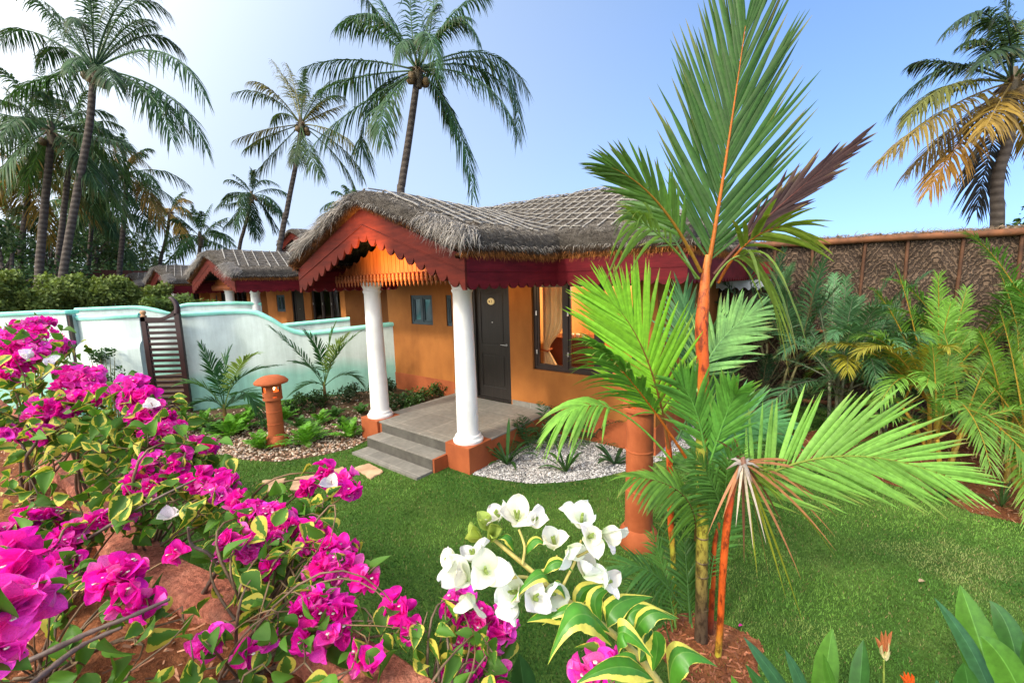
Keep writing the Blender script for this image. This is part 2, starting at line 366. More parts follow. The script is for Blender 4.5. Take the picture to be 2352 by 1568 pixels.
# scalloped fascias
def scal(n,L,per,drop,pw=.55):
    x=np.linspace(0,L,n); k=max(1,round(L/per)); return x,drop*np.abs(np.sin(PI*x/L*k))**pw
def fascia(p0,p1,zt,zb,th,per=.175,drop=.075):
    p0=np.array(p0,float); p1=np.array(p1,float); L=np.linalg.norm(p1-p0); n=int(L/.008)+2
    x,d=scal(n,L,per,drop); base=p0[None]+(p1-p0)[None]*(x/L)[:,None]
    top=np.c_[base,np.full(n,zt)]; bot=np.c_[base,zb+drop-d]
    mb=MB(); strip_board(mb,top,bot,(*th,0)); 
    # raised bead
    t2=np.c_[base,np.full(n,zt-.155)]; o=-np.array([*th,0])*.18
    strip_board(mb,(t2+o)[[0,-1]],(t2+o-np.array([0,0,.012]))[[0,-1]],np.array([*th,0])*.17)
    return mb
for (p0,p1,th) in [((GR,GV+.032),(GR,VX),(-.03,0)),((GR-.03,VX),(EX,VX),(0,.03)),((EX,VX+.031),(EX,5.5),(-.03,0)),((GL,GV+.032),(GL,VX),(.03,0)),((-5.0,VX),(GL+.03,VX),(0,.03))]:
    part('fascia',fascia(p0,p1,ZT+.085,ZB,th),M_maroon,smooth=False)
# barge boards of the gable
for s in (-1,1):
    a1=GL if s<0 else GR; n=420; x=np.linspace(0,1,n); a=AC+(a1-AC)*x; zt=ZA+(ZT-ZA)*x
    L=np.hypot(a1-AC,ZT-ZA); k=10; lob=np.abs(np.sin(PI*(x*k+.5)))**.6
    dep=.275+.02*x; zb=zt-dep+.115*(1-lob)*np.clip(1.2-x*.35,0,1)
    zb=np.maximum(zb,ZB)
    mb=MB(); strip_board(mb,np.c_[a,np.full(n,GV),zt+.14-.07*x],np.c_[a,np.full(n,GV),zb],(0,.028,0))
    strip_board(mb,np.c_[a,np.full(n,GV-.008),zt-.075][[0,-1]],np.c_[a,np.full(n,GV-.008),zt-.085][[0,-1]],(0,.007,0))
    part('barge_board',mb,M_barge)
# gable panel of planks with hanging spindles, set back over the columns
PB=-.30; mb=MB(); a=-2.32
pw=.083
while a<.53:
    n=14; xs=np.linspace(a+.0045,a+pw-.0045,n); xr=np.abs(xs-AC)/1.7
    zt=ZA-.10-.60*xr-.06*np.abs(np.sin(PI*(xs-AC)/.2))**.6
    zb=np.full(n,2.50)
    if (zt-zb).min()>.02: strip_board(mb,np.c_[xs,np.full(n,PB),zt],np.c_[xs,np.full(n,PB),zb],(0,.02,0))
    a+=pw
part('gable_panel',mb,M_plank)
mb=MB(); box(mb,(-2.4,PB+.022,2.50),(.62,PB+.05,2.56)); box(mb,(-2.45,PB-.012,2.535),(.66,PB-.001,2.55)); part('valance_rail',mb,M_maroon)
mb=MB()
for i in range(int(2.9/.083)):
    a=-2.36+i*.083
    lathe(mb,[(0,2.56),(.016,2.555),(.02,2.53),(.012,2.515),(.022,2.50),(.026,2.48),(.02,2.455),(.010,2.43),(.013,2.415),(.0,2.375)],(a,PB-.018,0),8)
part('spindle_valance',mb,M_plank,smooth=True)
# dark boarding behind the panel
mb=MB(); v=[(-2.4,-.115,2.56),(.62,-.115,2.56),(AC,-.115,3.12)]; mb.add(v,[[0,1,2]]); part('gable_backing',mb,M_soffit)

# door
mb=MB(); fw=.055
box(mb,(D0,DB+.02,HP+.002),(D0+fw,DB+.14,DT)); box(mb,(D1-fw,DB+.02,HP+.002),(D1,DB+.14,DT)); box(mb,(D0+fw,DB+.02,DT-fw),(D1-fw,DB+.14,DT)); box(mb,(D0+fw,DB+.02,HP+.002),(D1-fw,DB+.16,HP+.03))
part('door_frame',mb,M_dark)
mb=MB(); d0,d1,z0,z1=D0+fw,D1-fw,HP+.032,DT-fw; y0=DB+.06
box(mb,(d0,y0+.012,z0),(d1,y0+.05,z1))
sw=.10
for (a0,a1,c0,c1) in [(d0,d0+sw,z0,z1),(d1-sw,d1,z0,z1),(d0+sw,d1-sw,z0,z0+.20),(d0+sw,d1-sw,z1-.12,z1),(d0+sw,d1-sw,1.16,1.32)]:
    box(mb,(a0,y0,c0),(a1,y0+.0115,c1),bev=.004)
for (c0,c1) in [(z0+.23,1.13),(1.35,z1-.15)]:
    box(mb,(d0+sw+.04,y0+.004,c0),(d1-sw-.04,y0+.0118,c1),bev=.004)
dr=part('door',mb,M_dark)
mb=MB(); tube(mb,[(d1-.055,y0-.0,HP+1.0),(d1-.055,y0-.045,HP+1.0),(d1-.06,y0-.05,HP+1.0),(d1-.16,y0-.048,HP+1.003)],[.009,.009,.009,.006],8); lathe(mb,[(0,0),(.02,0),(.02,.01),(0,.01)],(0,0,0)); mb.V[-1]=mb.V[-1]@np.array([[1,0,0],[0,0,1],[0,-1,0.]])+np.array([d1-.055,y0-.012,HP+1.0]); part('handle',mb,M_chrome,dr)
am=(d0+d1)/2
mb=MB(); n=28; aa=np.linspace(0,2*PI,n,endpoint=False)
for (k,yy) in ((1,-.010),):
    v=np.concatenate([np.c_[am-.02+.075*np.cos(aa),np.full(n,y0-.012),2.08+.055*np.sin(aa)],np.c_[am-.02+.08*np.cos(aa),np.full(n,y0+.003),2.08+.06*np.sin(aa)]])
    i=np.arange(n); f=[[int(x) for x in i[::-1]]]+[[int(x),int((x+1)%n),int((x+1)%n+n),int(x+n)] for x in i]; mb.add(v,f)
pl=part('number_plate',mb,mat('cream_enamel',(.75,.68,.40),(.85,.78,.5),8,.35,0,1),dr)
mb=MB()
for (x0,z0_,x1,z1_) in [(-.042,2.10,-.048,2.075),(-.048,2.075,-.018,2.075),(-.026,2.098,-.026,2.058),(-.006,2.10,.022,2.10),(.022,2.10,.008,2.058)]:
    tube(mb,[(am-.01+x0,y0-.0135,z0_),(am-.01+x1,y0-.0135,z1_)],.0035,6)
part('number',mb,M_frame,dr)
mb=MB(); lathe(mb,[(0,-.006),(.012,-.005),(.012,.004)],(0,0,0),12); mb.V[-1]=mb.V[-1]@np.array([[1,0,0],[0,0,1],[0,1,0.]])+np.array([am,y0-.004,1.72]); part('peephole',mb,M_chrome,dr)
# big window
def window(a0,a1,z0,z1,b,nb,fm,gm,fw=.06,mull=.075,dep=.07):
    mb=MB(); box(mb,(a0,b,z0),(a1,b+dep,z0+fw),bev=.004); box(mb,(a0,b,z1-fw),(a1,b+dep,z1),bev=.004)
    box(mb,(a0,b+.001,z0+fw),(a0+fw,b+dep,z1-fw)); box(mb,(a1-fw,b+.001,z0+fw),(a1,b+dep,z1-fw))
    x0,x1=a0+fw,a1-fw; pw=(x1-x0)/nb
    for i in range(1,nb): box(mb,(x0+i*pw-mull/2,b-.004,z0+fw),(x0+i*pw+mull/2,b+dep-.004,z1-fw))
    w=part('window',mb,fm)
    for i in range(nb):
        l=x0+i*pw+(mull/2 if i else 0); r=x0+(i+1)*pw-(mull/2 if i<nb-1 else 0); s=.035
        mb=MB(); box(mb,(l+.002,b+.012,z0+fw+.002),(l+s,b+.05,z1-fw-.002)); box(mb,(r-s,b+.012,z0+fw+.002),(r-.002,b+.05,z1-fw-.002)); box(mb,(l+s,b+.013,z0+fw+.002),(r-s,b+.05,z0+fw+s)); box(mb,(l+s,b+.013,z1-fw-s),(r-s,b+.05,z1-fw-.002))
        part('sash',mb,fm,w)
        mb=MB(); mb.add([(l+s,b+.03,z0+fw+s),(r-s,b+.03,z0+fw+s),(r-s,b+.03,z1-fw-s),(l+s,b+.03,z1-fw-s)],[[0,1,2,3]]); part('pane',mb,gm,w)
        for zz in (z0+.25,z0+(z1-z0)*.62):
            if fm is M_frame: mb=MB(); box(mb,(l-.012,b-.012,zz),(l+.012,b-.004,zz+.07)); part('hinge',mb,M_chrome,w)
    return w
window(W0,W1,WZ0,WZ1,DB+.05,3,M_frame,M_glass)
M_blue=mat('blue_grey_paint',(.035,.06,.08),(.055,.085,.105),5,.5,.1,30)
for (a0,a1,z0,z1) in wins: window(a0,a1,z0,z1,RB+.02,2,M_blue,M_mirror,.06,.06)
# inside of the bedroom
mb=MB()
v=[(-.45,DB+T+.002,HP),(WR-T-.002,DB+T+.002,HP),(WR-T-.002,4.2,HP),(-.45,4.2,HP)]; vt=[(x,y,2.59) for x,y,_ in v]
mb.add(v+vt,[[0,4,7,3],[3,7,6,2],[2,6,5,1]],mi=0); mb.add(vt,[[0,1,2,3]],mi=0); mb.add(v,[[0,1,2,3]],mi=1)
part('room_lining',mb,[M_room,M_roomfloor])

# ---------------------------------------------------------------- thatched roof
FP=[(-5.06,.90,2.52,5.62),(GL-.09,GV-.09,GR+.07,3.0)]     # a0,b0,a1,b1
def sdf(a,b):
    d=[]
    for (a0,b0,a1,b1) in FP:
        d.append(np.minimum(np.minimum(a-a0,a1-a),np.minimum(b-b0,b1-b)))
    return np.maximum(d[0],d[1])
def smin(x,y,k): h=np.clip(.5+.5*(y-x)/k,0,1); return y*(1-h)+x*h-k*h*(1-h)
def smax(x,y,k): return -smin(-x,-y,k)
def roofz(a,b,edge=True,nz=True):
    zp=3.575-.37*np.sqrt((a-AC)**2+.0008)
    zp=smin(zp,3.70-.06*np.clip(-(b-.2),0,3),.06)
    m=smin(smin(2.95+.45*(b-.9),2.95+.45*(5.62-b),.12),smin(2.95+.53*(2.52-a),2.95+.53*(a+5.06),.12),.16)
    z=smax(zp,m,.18)
    if nz:
        p=np.c_[a.ravel(),b.ravel()]; z=z+((vnoise(p,3,1.1,2)-.5)*.05+(vnoise(p,5,6,3)-.5)*.035).reshape(a.shape)
    if edge:
        d=np.clip(sdf(a,b),0,None); R=.15; e=np.clip(1-d/R,0,1); z=z-R*(1-np.sqrt(np.clip(1-e*e,0,1)))
    return z
def lines(lo,hi,step,cuts):
    s=set(np.round(np.arange(lo,hi,step),4))
    for c in cuts:
        for o in (0,.008,.025,.05,.09,.14): s.add(round(c+o,4)); s.add(round(c-o,4))
    s=np.array(sorted(x for x in s if lo-1e-6<=x<=hi+1e-6)); k=[s[0]]
    for x in s[1:]:
        if x-k[-1]>.004: k.append(x)
    return np.array(k)
ga=lines(-5.06,2.52,.07,[FP[0][0],FP[0][2],FP[1][0],FP[1][2]]); gb=lines(FP[1][1],5.62,.07,[FP[0][1],FP[0][3],FP[1][1]])
AA,BB=np.meshgrid(ga,gb,indexing='ij'); S=sdf(AA,BB); ZZ=roofz(AA,BB)
ok=S>=-1e-5; idx=-np.ones(AA.shape,int); idx[ok]=np.arange(ok.sum())
q=ok[:-1,:-1]&ok[1:,:-1]&ok[1:,1:]&ok[:-1,1:]
cm=sdf((AA[:-1,:-1]+AA[1:,1:])/2,(BB[:-1,:-1]+BB[1:,1:])/2)>0; q&=cm
i,j=np.nonzero(q); Fq=np.stack([idx[i,j],idx[i+1,j],idx[i+1,j+1],idx[i,j+1]],-1)
Vr=np.c_[AA[ok],BB[ok],ZZ[ok]]
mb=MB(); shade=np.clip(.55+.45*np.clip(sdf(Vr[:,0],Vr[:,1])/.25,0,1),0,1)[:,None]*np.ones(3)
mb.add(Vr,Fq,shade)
# cut face under the rim
E_={}
for f in Fq:
    for k in range(4):
        e=(f[k],f[(k+1)%4]); key=(min(e),max(e)); E_[key]=None if key in E_ else e
be=[e for e in E_.values() if e is not None]
def inward(p,d):
    e=.02; gx=(sdf(np.array([p[0]+e]),np.array([p[1]]))-sdf(np.array([p[0]-e]),np.array([p[1]])))[0]; gy=(sdf(np.array([p[0]]),np.array([p[1]+e]))-sdf(np.array([p[0]]),np.array([p[1]-e])))[0]
    n=np.array([gx,gy]); L=np.linalg.norm(n); n=n/L if L>1e-6 else np.array([0,1.]); return p[:2]+n*d
bv={}; sv=[]; sf=[]; sc_=[]
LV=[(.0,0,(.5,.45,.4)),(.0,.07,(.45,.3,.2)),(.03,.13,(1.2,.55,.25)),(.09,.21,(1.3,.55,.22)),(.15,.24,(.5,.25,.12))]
rims=[]
for e in be:
    for v in e:
        if v not in bv:
            bv[v]=len(sv); p=Vr[v]; gab=p[1]<GV-.05
            zb_=(ZA+.11-.361*abs(p[0]-AC)) if gab else ZT+.05
            for (ins,dn,c) in LV:
                xy=inward(p,ins) if ins>0 else p[:2]
                z=p[2]-min(dn,max(.02,(p[2]-zb_)*dn/.24)); sv.append((xy[0],xy[1],z)); sc_.append(c)
            rims.append((p,zb_))
    a_,b_=bv[e[0]],bv[e[1]]
    for k in range(len(LV)-1): sf.append([a_+k,a_+k+1,b_+k+1,b_+k])
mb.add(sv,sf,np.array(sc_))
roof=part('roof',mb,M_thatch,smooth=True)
# straw strands
def straw(mb,P,D,L,W,C):
    n=len(P); D=nrm(D); sd_=nrm(np.cross(D,rng.normal(size=(n,3))))*W[:,None]
    tip=P+D*L[:,None]; mid=P+D*(L*.55)[:,None]+rng.normal(0,.008,(n,3)); tip=tip+np.c_[np.zeros((n,2)),-L*.25]
    v=np.stack([P-sd_,P+sd_,mid-sd_*.8,mid+sd_*.8,tip],1).reshape(-1,3); k=np.arange(n)[:,None]*5
    mb.add(v,np.concatenate([k+np.array([[0,1,3,2]])]),np.repeat(C,5,0)); mb.F.append((k+np.array([[2,3,4]]))+mb.n-len(v)); mb.MI.append(np.zeros(n,int))
def surfn(a,b):
    e=.01; gx=(roofz(a+e,b)-roofz(a-e,b))/(2*e); gy=(roofz(a,b+e)-roofz(a,b-e))/(2*e); return nrm(np.c_[-gx,-gy,np.ones(len(a))])
mb=MB(); n=60000
a=rng.uniform(-5.06,2.52,n); b=rng.uniform(FP[1][1],5.62,n); s_=sdf(a,b); k=(s_>.005)&((b<3.6)|(rng.random(n)<.25)); a,b,s_=a[k],b[k],s_[k]
k=(s_<.35)|(rng.random(len(a))<.6); a,b,s_=a[k],b[k],s_[k]; n=len(a)
nn=surfn(a,b); dn=nrm(np.c_[nn[:,:2],-.25*np.ones(n)]); D=dn*1.0+nn*.22+rng.normal(0,.38,(n,3))
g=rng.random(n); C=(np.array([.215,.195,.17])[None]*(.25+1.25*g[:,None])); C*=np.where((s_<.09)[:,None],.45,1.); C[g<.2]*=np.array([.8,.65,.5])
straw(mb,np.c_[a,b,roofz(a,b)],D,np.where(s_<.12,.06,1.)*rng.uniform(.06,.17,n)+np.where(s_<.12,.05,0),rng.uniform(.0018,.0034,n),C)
# rim: brush of cut straw
per=[]
R_=np.array([r[0] for r in rims]); ZBm=np.array([r[1] for r in rims])
n=52000; pick=rng.integers(0,len(be),n); e0=np.array([be[i][0] for i in pick]); e1=np.array([be[i][1] for i in pick])
le=np.linalg.norm(Vr[e0]-Vr[e1],axis=1); kp=rng.random(n)<le/.07; pick,e0,e1=pick[kp],e0[kp],e1[kp]; n=len(e0)
t=rng.random(n)[:,None]; P=Vr[e0]*t+Vr[e1]*(1-t); cx=np.array([(-1.3),2.2]); 
out=-np.stack([(sdf(P[:,0]+.03,P[:,1])-sdf(P[:,0]-.03,P[:,1])),(sdf(P[:,0],P[:,1]+.03)-sdf(P[:,0],P[:,1]-.03))],-1); out=nrm(out)
lvl=rng.random(n); gab=P[:,1]<GV-.05; zb=np.where(gab,ZA+.15-.361*np.abs(P[:,0]-AC),ZT+.07); h=np.maximum(P[:,2]-zb,.05)
P[:,2]=P[:,2]+.03-lvl*h; P[:,:2]-=out*(.02+.09*np.clip(lvl-.35,0,1))[:,None]
D=np.c_[out*(.55-.2*lvl)[:,None],-.55-.4*lvl]+rng.normal(0,.30,(n,3))
C=np.where((lvl<.2)[:,None],np.array([[.30,.27,.235]])*rng.uniform(.35,1.4,(n,1)),np.where((lvl<.45)[:,None],np.array([[.06,.045,.034]])*rng.uniform(.5,1.4,(n,1)),np.array([[.44,.17,.05]])*rng.uniform(.35,1.3,(n,1))))
kk=gab&(lvl>=.3); C[kk]=C[kk]*np.array([.45,.5,.7])
straw(mb,P,D,rng.uniform(.035,.085,n),rng.uniform(.002,.0036,n),C)
# drooping tufts along gable rim
n=11000; a=rng.uniform(GL-.05,GR+.05,n); b=np.full(n,FP[1][1])+rng.uniform(.0,.30,n); tu=vnoise(np.c_[a,b*0],9,3.2,2); k=rng.random(n)<np.clip((tu-.35)*4,0,1); a,b=a[k],b[k]; n=len(a)
C=np.array([.38,.345,.30])[None]*rng.uniform(.5,1.25,(n,1))
straw(mb,np.c_[a,b,roofz(a,b)+.01],np.c_[.35*np.sign(a-AC)+rng.normal(0,.25,n),-.8+rng.normal(0,.25,n),-.45+rng.normal(0,.2,n)],rng.uniform(.12,.30,n),rng.uniform(.002,.0035,n),C)
part('loose_straw',mb,M_straw,roof,smooth=False)['kind']='stuff'
# bamboo lattice
mb=MB()
def lat(p,q,lift=.02,w=.012):
    p=np.array(p,float); q=np.array(q,float); L=np.linalg.norm(q-p); n=max(3,int(L/.12)); t=np.linspace(0,1,n)[:,None]; X=p+(q-p)*t
    s=sdf(X[:,0],X[:,1]); keep=s>.17
    d=(q-p)/L; side=np.array([-d[1],d[0]])*w
    st=None; segs=[]
    for i in range(n):
        if keep[i]:
            if st is None: st=i
        if (not keep[i] or i==n-1) and st is not None:
            if i-st>=2: segs.append((st,i if not keep[i] else i+1))
            st=None
    for (s0,s1) in segs:
        Y=X[s0:s1]; z=.5*(roofz(Y[:,0],Y[:,1],True,True)+roofz(Y[:,0],Y[:,1],True,False))+lift+.012
        a_=np.c_[Y+side,z]; b_=np.c_[Y-side,z]; strip_board(mb,a_,b_,(0,0,-.010),np.array([1,1,1.])*random.uniform(.8,1.1))
def family(dirv,sp,lift,reg=None):
    d=np.array(dirv,float); d/=np.linalg.norm(d); nv=np.array([-d[1],d[0]])
    c=np.array([-1.3,2.3])
    for k in np.arange(-7,7,sp):
        o=c+nv*(k+random.uniform(-.02,.02)); lat(o-d*7,o+d*7,lift)
family((.02,1),.19,.014); family((1,-.28),.25,.024)
part('bamboo_lattice',mb,M_bamboo,roof)
# ------------------------------------------------------------------ lamps that are lit in the photograph
def lamp(name,loc,power,colr,size=.05,kind='POINT',aim=None,spot=1.2,blend=.6):
    l=bpy.data.lights.new(name,kind); l.energy=power; l.color=colr; l.shadow_soft_size=size
    o=bpy.data.objects.new(name,l); col.objects.link(o); o.location=loc
    if kind=='SPOT':
        l.spot_size=spot; l.spot_blend=blend; o.rotation_euler=(Vector(aim)-Vector(loc)).to_track_quat('-Z','Y').to_euler()
    return o
lamp('gable_light',tuple(L2W(AC+.20,GV-.50,2.45)),300,(1,.58,.19),.05,'SPOT',tuple(L2W(AC+.02,PB+.1,2.95)),1.5,1.0)
lamp('room_light',tuple(L2W(.8,3.0,2.35)),120,(1,.72,.42),.12)
lamp('porch_light',tuple(L2W(-.35,.95,2.40)),9,(1,.68,.34),.06)

# ------------------------------------------------------------------ ground
def poly(pts,z=0.): return [tuple(G(x,y,z)[:2]) for x,y in pts]
BED=poly([(380,985),(470,1038),(560,1057),(640,1062),(720,1050),(800,1033),(845,1012),(880,960),(1040,910),(1000,870),(910,885),(600,935),(300,955)])
GRV=poly([(1085,1091),(1150,1103),(1220,1112),(1300,1108),(1380,1097),(1445,1081),(1540,1052),(1640,1000),(1560,960),(1440,970),(1230,985),(1130,1050)])
def ell(cx,cy,rx,ry,n=26): 
    c=G(cx,cy); return [(c[0]+rx*math.cos(t)*(1+.15*math.sin(3*t)+.08*math.sin(7*t+1)),c[1]+ry*math.sin(t)*(1+.12*math.cos(4*t))) for t in np.linspace(0,2*PI,n,endpoint=False)]
PSOIL=ell(1625,1500,.34,.30)
RSOIL=poly([(1840,1075),(1900,1090),(1980,1092),(2060,1118),(2150,1140),(2230,1178),(2352,1205),(2480,1230),(2600,1000),(2352,960),(1980,975),(1800,1000)])
M_soil=None
def soilmat(name,c0,c1,c2,sc1=5):
    m,nt,b=newmat(name); f=noise(nt,sc1,8,.7); f2=noise(nt,60,5,.7)
    c=ramp(nt,f,[(.3,c0),(.5,c1),(.72,c2)]); v=ramp(nt,f2,[(.3,(.5,.5,.5)),(.7,(1.35,1.35,1.35))])
    nt.links.new(mixc(nt,1.,c,v,'MULTIPLY'),b.inputs['Base Color']); b.inputs['Roughness'].default_value=.95; b.inputs['Specular IOR Level'].default_value=.15
    bump(nt,b,f2,.9,.02); return m
M_soil=soilmat('red_earth',(.13,.045,.018),(.24,.085,.035),(.34,.14,.065))
M_soil2=soilmat('brown_earth',(.05,.032,.018),(.10,.062,.035),(.17,.11,.065))
M_lawn=soilmat('lawn_turf',(.04,.10,.016),(.065,.14,.022),(.12,.20,.04),1.3)
mb=MB(); n=60; gx=np.linspace(-260,260,n); gy=np.linspace(-60,420,n); X,Y=np.meshgrid(gx,gy,indexing='ij'); mb.add(np.c_[X.ravel(),Y.ravel(),np.zeros(n*n)],grid_faces(n,n)[:,::-1])
single('ground',mb,M_soil2,None,None,kind='structure')
def sheet(name,pl,z,m):
    mb=MB(); mb.add([(x,y,z) for x,y in pl],[list(range(len(pl)))]); o=single(name,mb,m,None,None,kind='structure',smooth=False); return o
def lpoly():
    return [(-12,-1),(11,-1),(11.,5.0),(6.4,7.4),(3.0,9.5),(-3.2,9.9),(-6,8.6),(-12,8.2)]
sheet('lawn',lpoly(),.004,M_lawn)
sheet('planting_bed',BED,.008,M_soil2); sheet('gravel_bed',GRV,.008,mat('gravel_base',(.30,.29,.28),(.5,.49,.47),30,.9,.5,80)); sheet('soil_patch',PSOIL,.008,M_soil); sheet('soil_bed',RSOIL,.008,M_soil)
# footprint test
def inhouse(P):
    l=W2L(P); a,b=l[:,0],l[:,1]
    return ((a>-4.6)&(a<1.93)&(b>1.62)&(b<5.1))|((a>-2.16)&(a<.22)&(b>-.23)&(b<1.7))|((a>-1.68)&(a<-.19)&(b>-.72)&(b<0))
STONES=[[(812,1077),(849,1067),(881,1085),(851,1102)],[(748,1088),(788,1075),(806,1100),(765,1112)],[(677,1100),(724,1094),(712,1130),(664,1131)],[(604,1107),(657,1102),(642,1131),(596,1129)]]
SP=[poly(s) for s in STONES]
# pebbles
def octa(seed):
    r=np.random.default_rng(seed); import bmesh
    bm=bmesh.new(); bmesh.ops.create_icosphere(bm,subdivisions=1,radius=1); bm.verts.index_update()
    v=np.array([w.co[:] for w in bm.verts])*r.uniform(.75,1.2,(len(bm.verts),1)); f=np.array([[w.index for w in q.verts] for q in bm.faces]); bm.free(); return v,f
def pebbles(name,pl,n,s0,s1,cols,z=.01,label=None,dens=None):
    P=np.array(pl); lo,hi=P.min(0),P.max(0); p=rng.uniform(lo,hi,(n,2)); p=p[pip(p,pl)]; p=p[~inhouse(p)]
    if dens is not None: p=p[dens(p)]
    mb=MB()
    for k in range(4):
        q=p[k::4]; m=len(q); v,f=octa(k); s=rng.uniform(s0,s1,m)
        c=np.array(cols)[rng.integers(0,len(cols),m)]*rng.uniform(.75,1.15,(m,1))
        sc3=s[:,None]*np.array([1,1,.6])*rng.uniform(.7,1.2,(m,3))
        instances(mb,v,f,frames(np.c_[rng.normal(0,.25,(m,2)),np.ones(m)]),np.c_[q,np.full(m,z)+s*.2],sc3,c)
    return single(name,mb,M_peb,label,None,kind='stuff',smooth=False)
M_peb=tintmat('pebble_stone',.75,.3)
pebbles('white_gravel',GRV,34000,.006,.014,[(.62,.61,.60),(.50,.49,.49),(.70,.69,.68),(.22,.22,.22),(.09,.09,.09),(.12,.115,.11),(.42,.40,.37)],label='white and grey gravel bed beside the porch wall')
c_bed=G(700,1040)
pebbles('river_pebbles',BED,24000,.010,.026,[(.42,.26,.17),(.34,.19,.12),(.55,.42,.32),(.25,.15,.10),(.48,.38,.30),(.30,.24,.2),(.62,.55,.45)],label='brown river pebbles around the ferns',dens=lambda p: rng.random(len(p))<np.clip(1.25-(p[:,1]-G(640,1062)[1])*.55,.08,1))
# chips on bare soil
def chips(name,pl,n,z,cols,label,zf=None,k=1.):
    P=np.array(pl); lo,hi=P.min(0),P.max(0); p=rng.uniform(lo,hi,(n,2)); p=p[pip(p,pl)]; m=len(p)
    zz=np.full(m,z) if zf is None else zf(p)
    L=rng.uniform(.006,.03,m)*k; W=rng.uniform(.002,.007,m)*k
    t=np.array([[-1,-1,0],[1,-1,0],[1,1,.3],[-1,1,.2]],float); c=np.array(cols)[rng.integers(0,len(cols),m)]*rng.uniform(.6,1.3,(m,1))
    mb=MB(); instances(mb,t,np.array([[0,1,2,3]]),frames(np.c_[rng.normal(0,.35,(m,2)),np.ones(m)]),np.c_[p,zz+.004],np.stack([L,W,W],1),c)
    return single(name,mb,M_peb,label,None,kind='stuff',smooth=False)
LIT=[(.30,.12,.06),(.22,.085,.04),(.40,.2,.11),(.14,.07,.04),(.5,.32,.2)]
chips('leaf_litter',PSOIL,700,.010,[(.26,.085,.035),(.20,.065,.028),(.32,.12,.06)],'red litter around the palm base'); chips('leaf_litter',RSOIL,9000,.010,LIT,'red litter under the areca palms')
# stepping stones
M_stone=mat('sandstone_flag',(.40,.24,.14),(.58,.40,.25),5,.85,.4,40,6)
for i,(s,lab) in enumerate(zip(SP,['orange sandstone stepping stone nearest the porch steps','stepping stone behind the small magenta spray','large pale stepping stone in the middle of the row','stepping stone farthest from the porch, beside the pink shrub'])):
    mb=MB(); q=np.array(s); c=q.mean(0); pts=[]
    for k in range(4):
        a,b=q[k],q[(k+1)%4]
        for t in np.linspace(0,1,7)[:-1]:
            p=a+(b-a)*t; pts.append(p+rng.normal(0,.008,2))
    pts=np.array(pts); n=len(pts); inn=c+(pts-c)*.95
    v=np.concatenate([np.c_[pts,np.full(n,-.02)],np.c_[pts,np.full(n,.022)],np.c_[inn,np.full(n,.030)]]); k=np.arange(n)
    f=[[int(x),int((x+1)%n),int((x+1)%n)+n,int(x)+n] for x in k]+[[int(x)+n,int((x+1)%n)+n,int((x+1)%n)+2*n,int(x)+2*n] for x in k]+[[int(x)+2*n for x in k]]
    mb.add(v,f); single('stepping_stone',mb,M_stone,lab,'stepping stone','stepping stones across the lawn',smooth=False,loc=(c[0],c[1],0))
# grass
def grass(n):
    t=rng.random(n); Y=1.0+7.6*t**1.15; hw=Y*1.32; X=rng.uniform(-1,1,n)*hw; p=np.c_[X,Y]
    k=(X>-6.8)&(X<9.5)&pip(p,lpoly())&~inhouse(p)
    for pl in (BED,GRV,RSOIL): k&=~pip(p,[tuple(np.array(q)) for q in pl])
    k&=~(pip(p,PSOIL)&(rng.random(n)<.93))
    for s in SP: k&=~pip(p,s)
    p=p[k]; n=len(p); d=p[:,1]
    patch=vnoise(p,2,1.1,3); pt2=vnoise(p,8,5,3); dry=vnoise(p,21,1.7,3)
    h=(.013+.010*pt2)*(1+.08*(d-2))*rng.uniform(.6,1.35,n); wd=.0016+.0008*d*rng.uniform(.6,1.2,n)*.9
    az=rng.uniform(0,2*PI,n); lean=rng.uniform(.0,1.1,n)*h
    top=np.c_[p[:,0]+np.cos(az)*lean,p[:,1]+np.sin(az)*lean,h]; sdv=np.c_[-np.sin(az),np.cos(az),np.zeros(n)]*wd[:,None]; ba=np.c_[p,np.full(n,.002)]
    v=np.stack([ba-sdv,ba+sdv,top],1).reshape(-1,3)
    c0=np.array([.048,.145,.022]); c1=np.array([.155,.30,.05]); c2=np.array([.38,.38,.15])
    sidef=np.clip((p[:,0]+.3)/3.2,0,1)*.45  # lawn shade painted in: blades darker on the left, lit tone to the right
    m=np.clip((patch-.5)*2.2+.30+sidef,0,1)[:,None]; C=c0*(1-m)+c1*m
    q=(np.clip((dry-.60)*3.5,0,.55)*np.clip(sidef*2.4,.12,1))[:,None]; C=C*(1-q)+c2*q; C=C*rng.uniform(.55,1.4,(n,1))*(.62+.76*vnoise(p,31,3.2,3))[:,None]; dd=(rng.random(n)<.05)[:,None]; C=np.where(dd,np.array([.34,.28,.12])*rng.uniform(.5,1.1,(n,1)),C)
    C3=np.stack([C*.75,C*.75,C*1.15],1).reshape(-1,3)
    mb=MB(); mb.add(v,np.arange(3*n).reshape(-1,3),C3); return mb
M_grass=leafmat('grass_blade',.25,.6,.2)
single('lawn_grass',grass(560000),M_grass,'short green lawn grass in front of the cottage',None,kind='stuff',smooth=False)

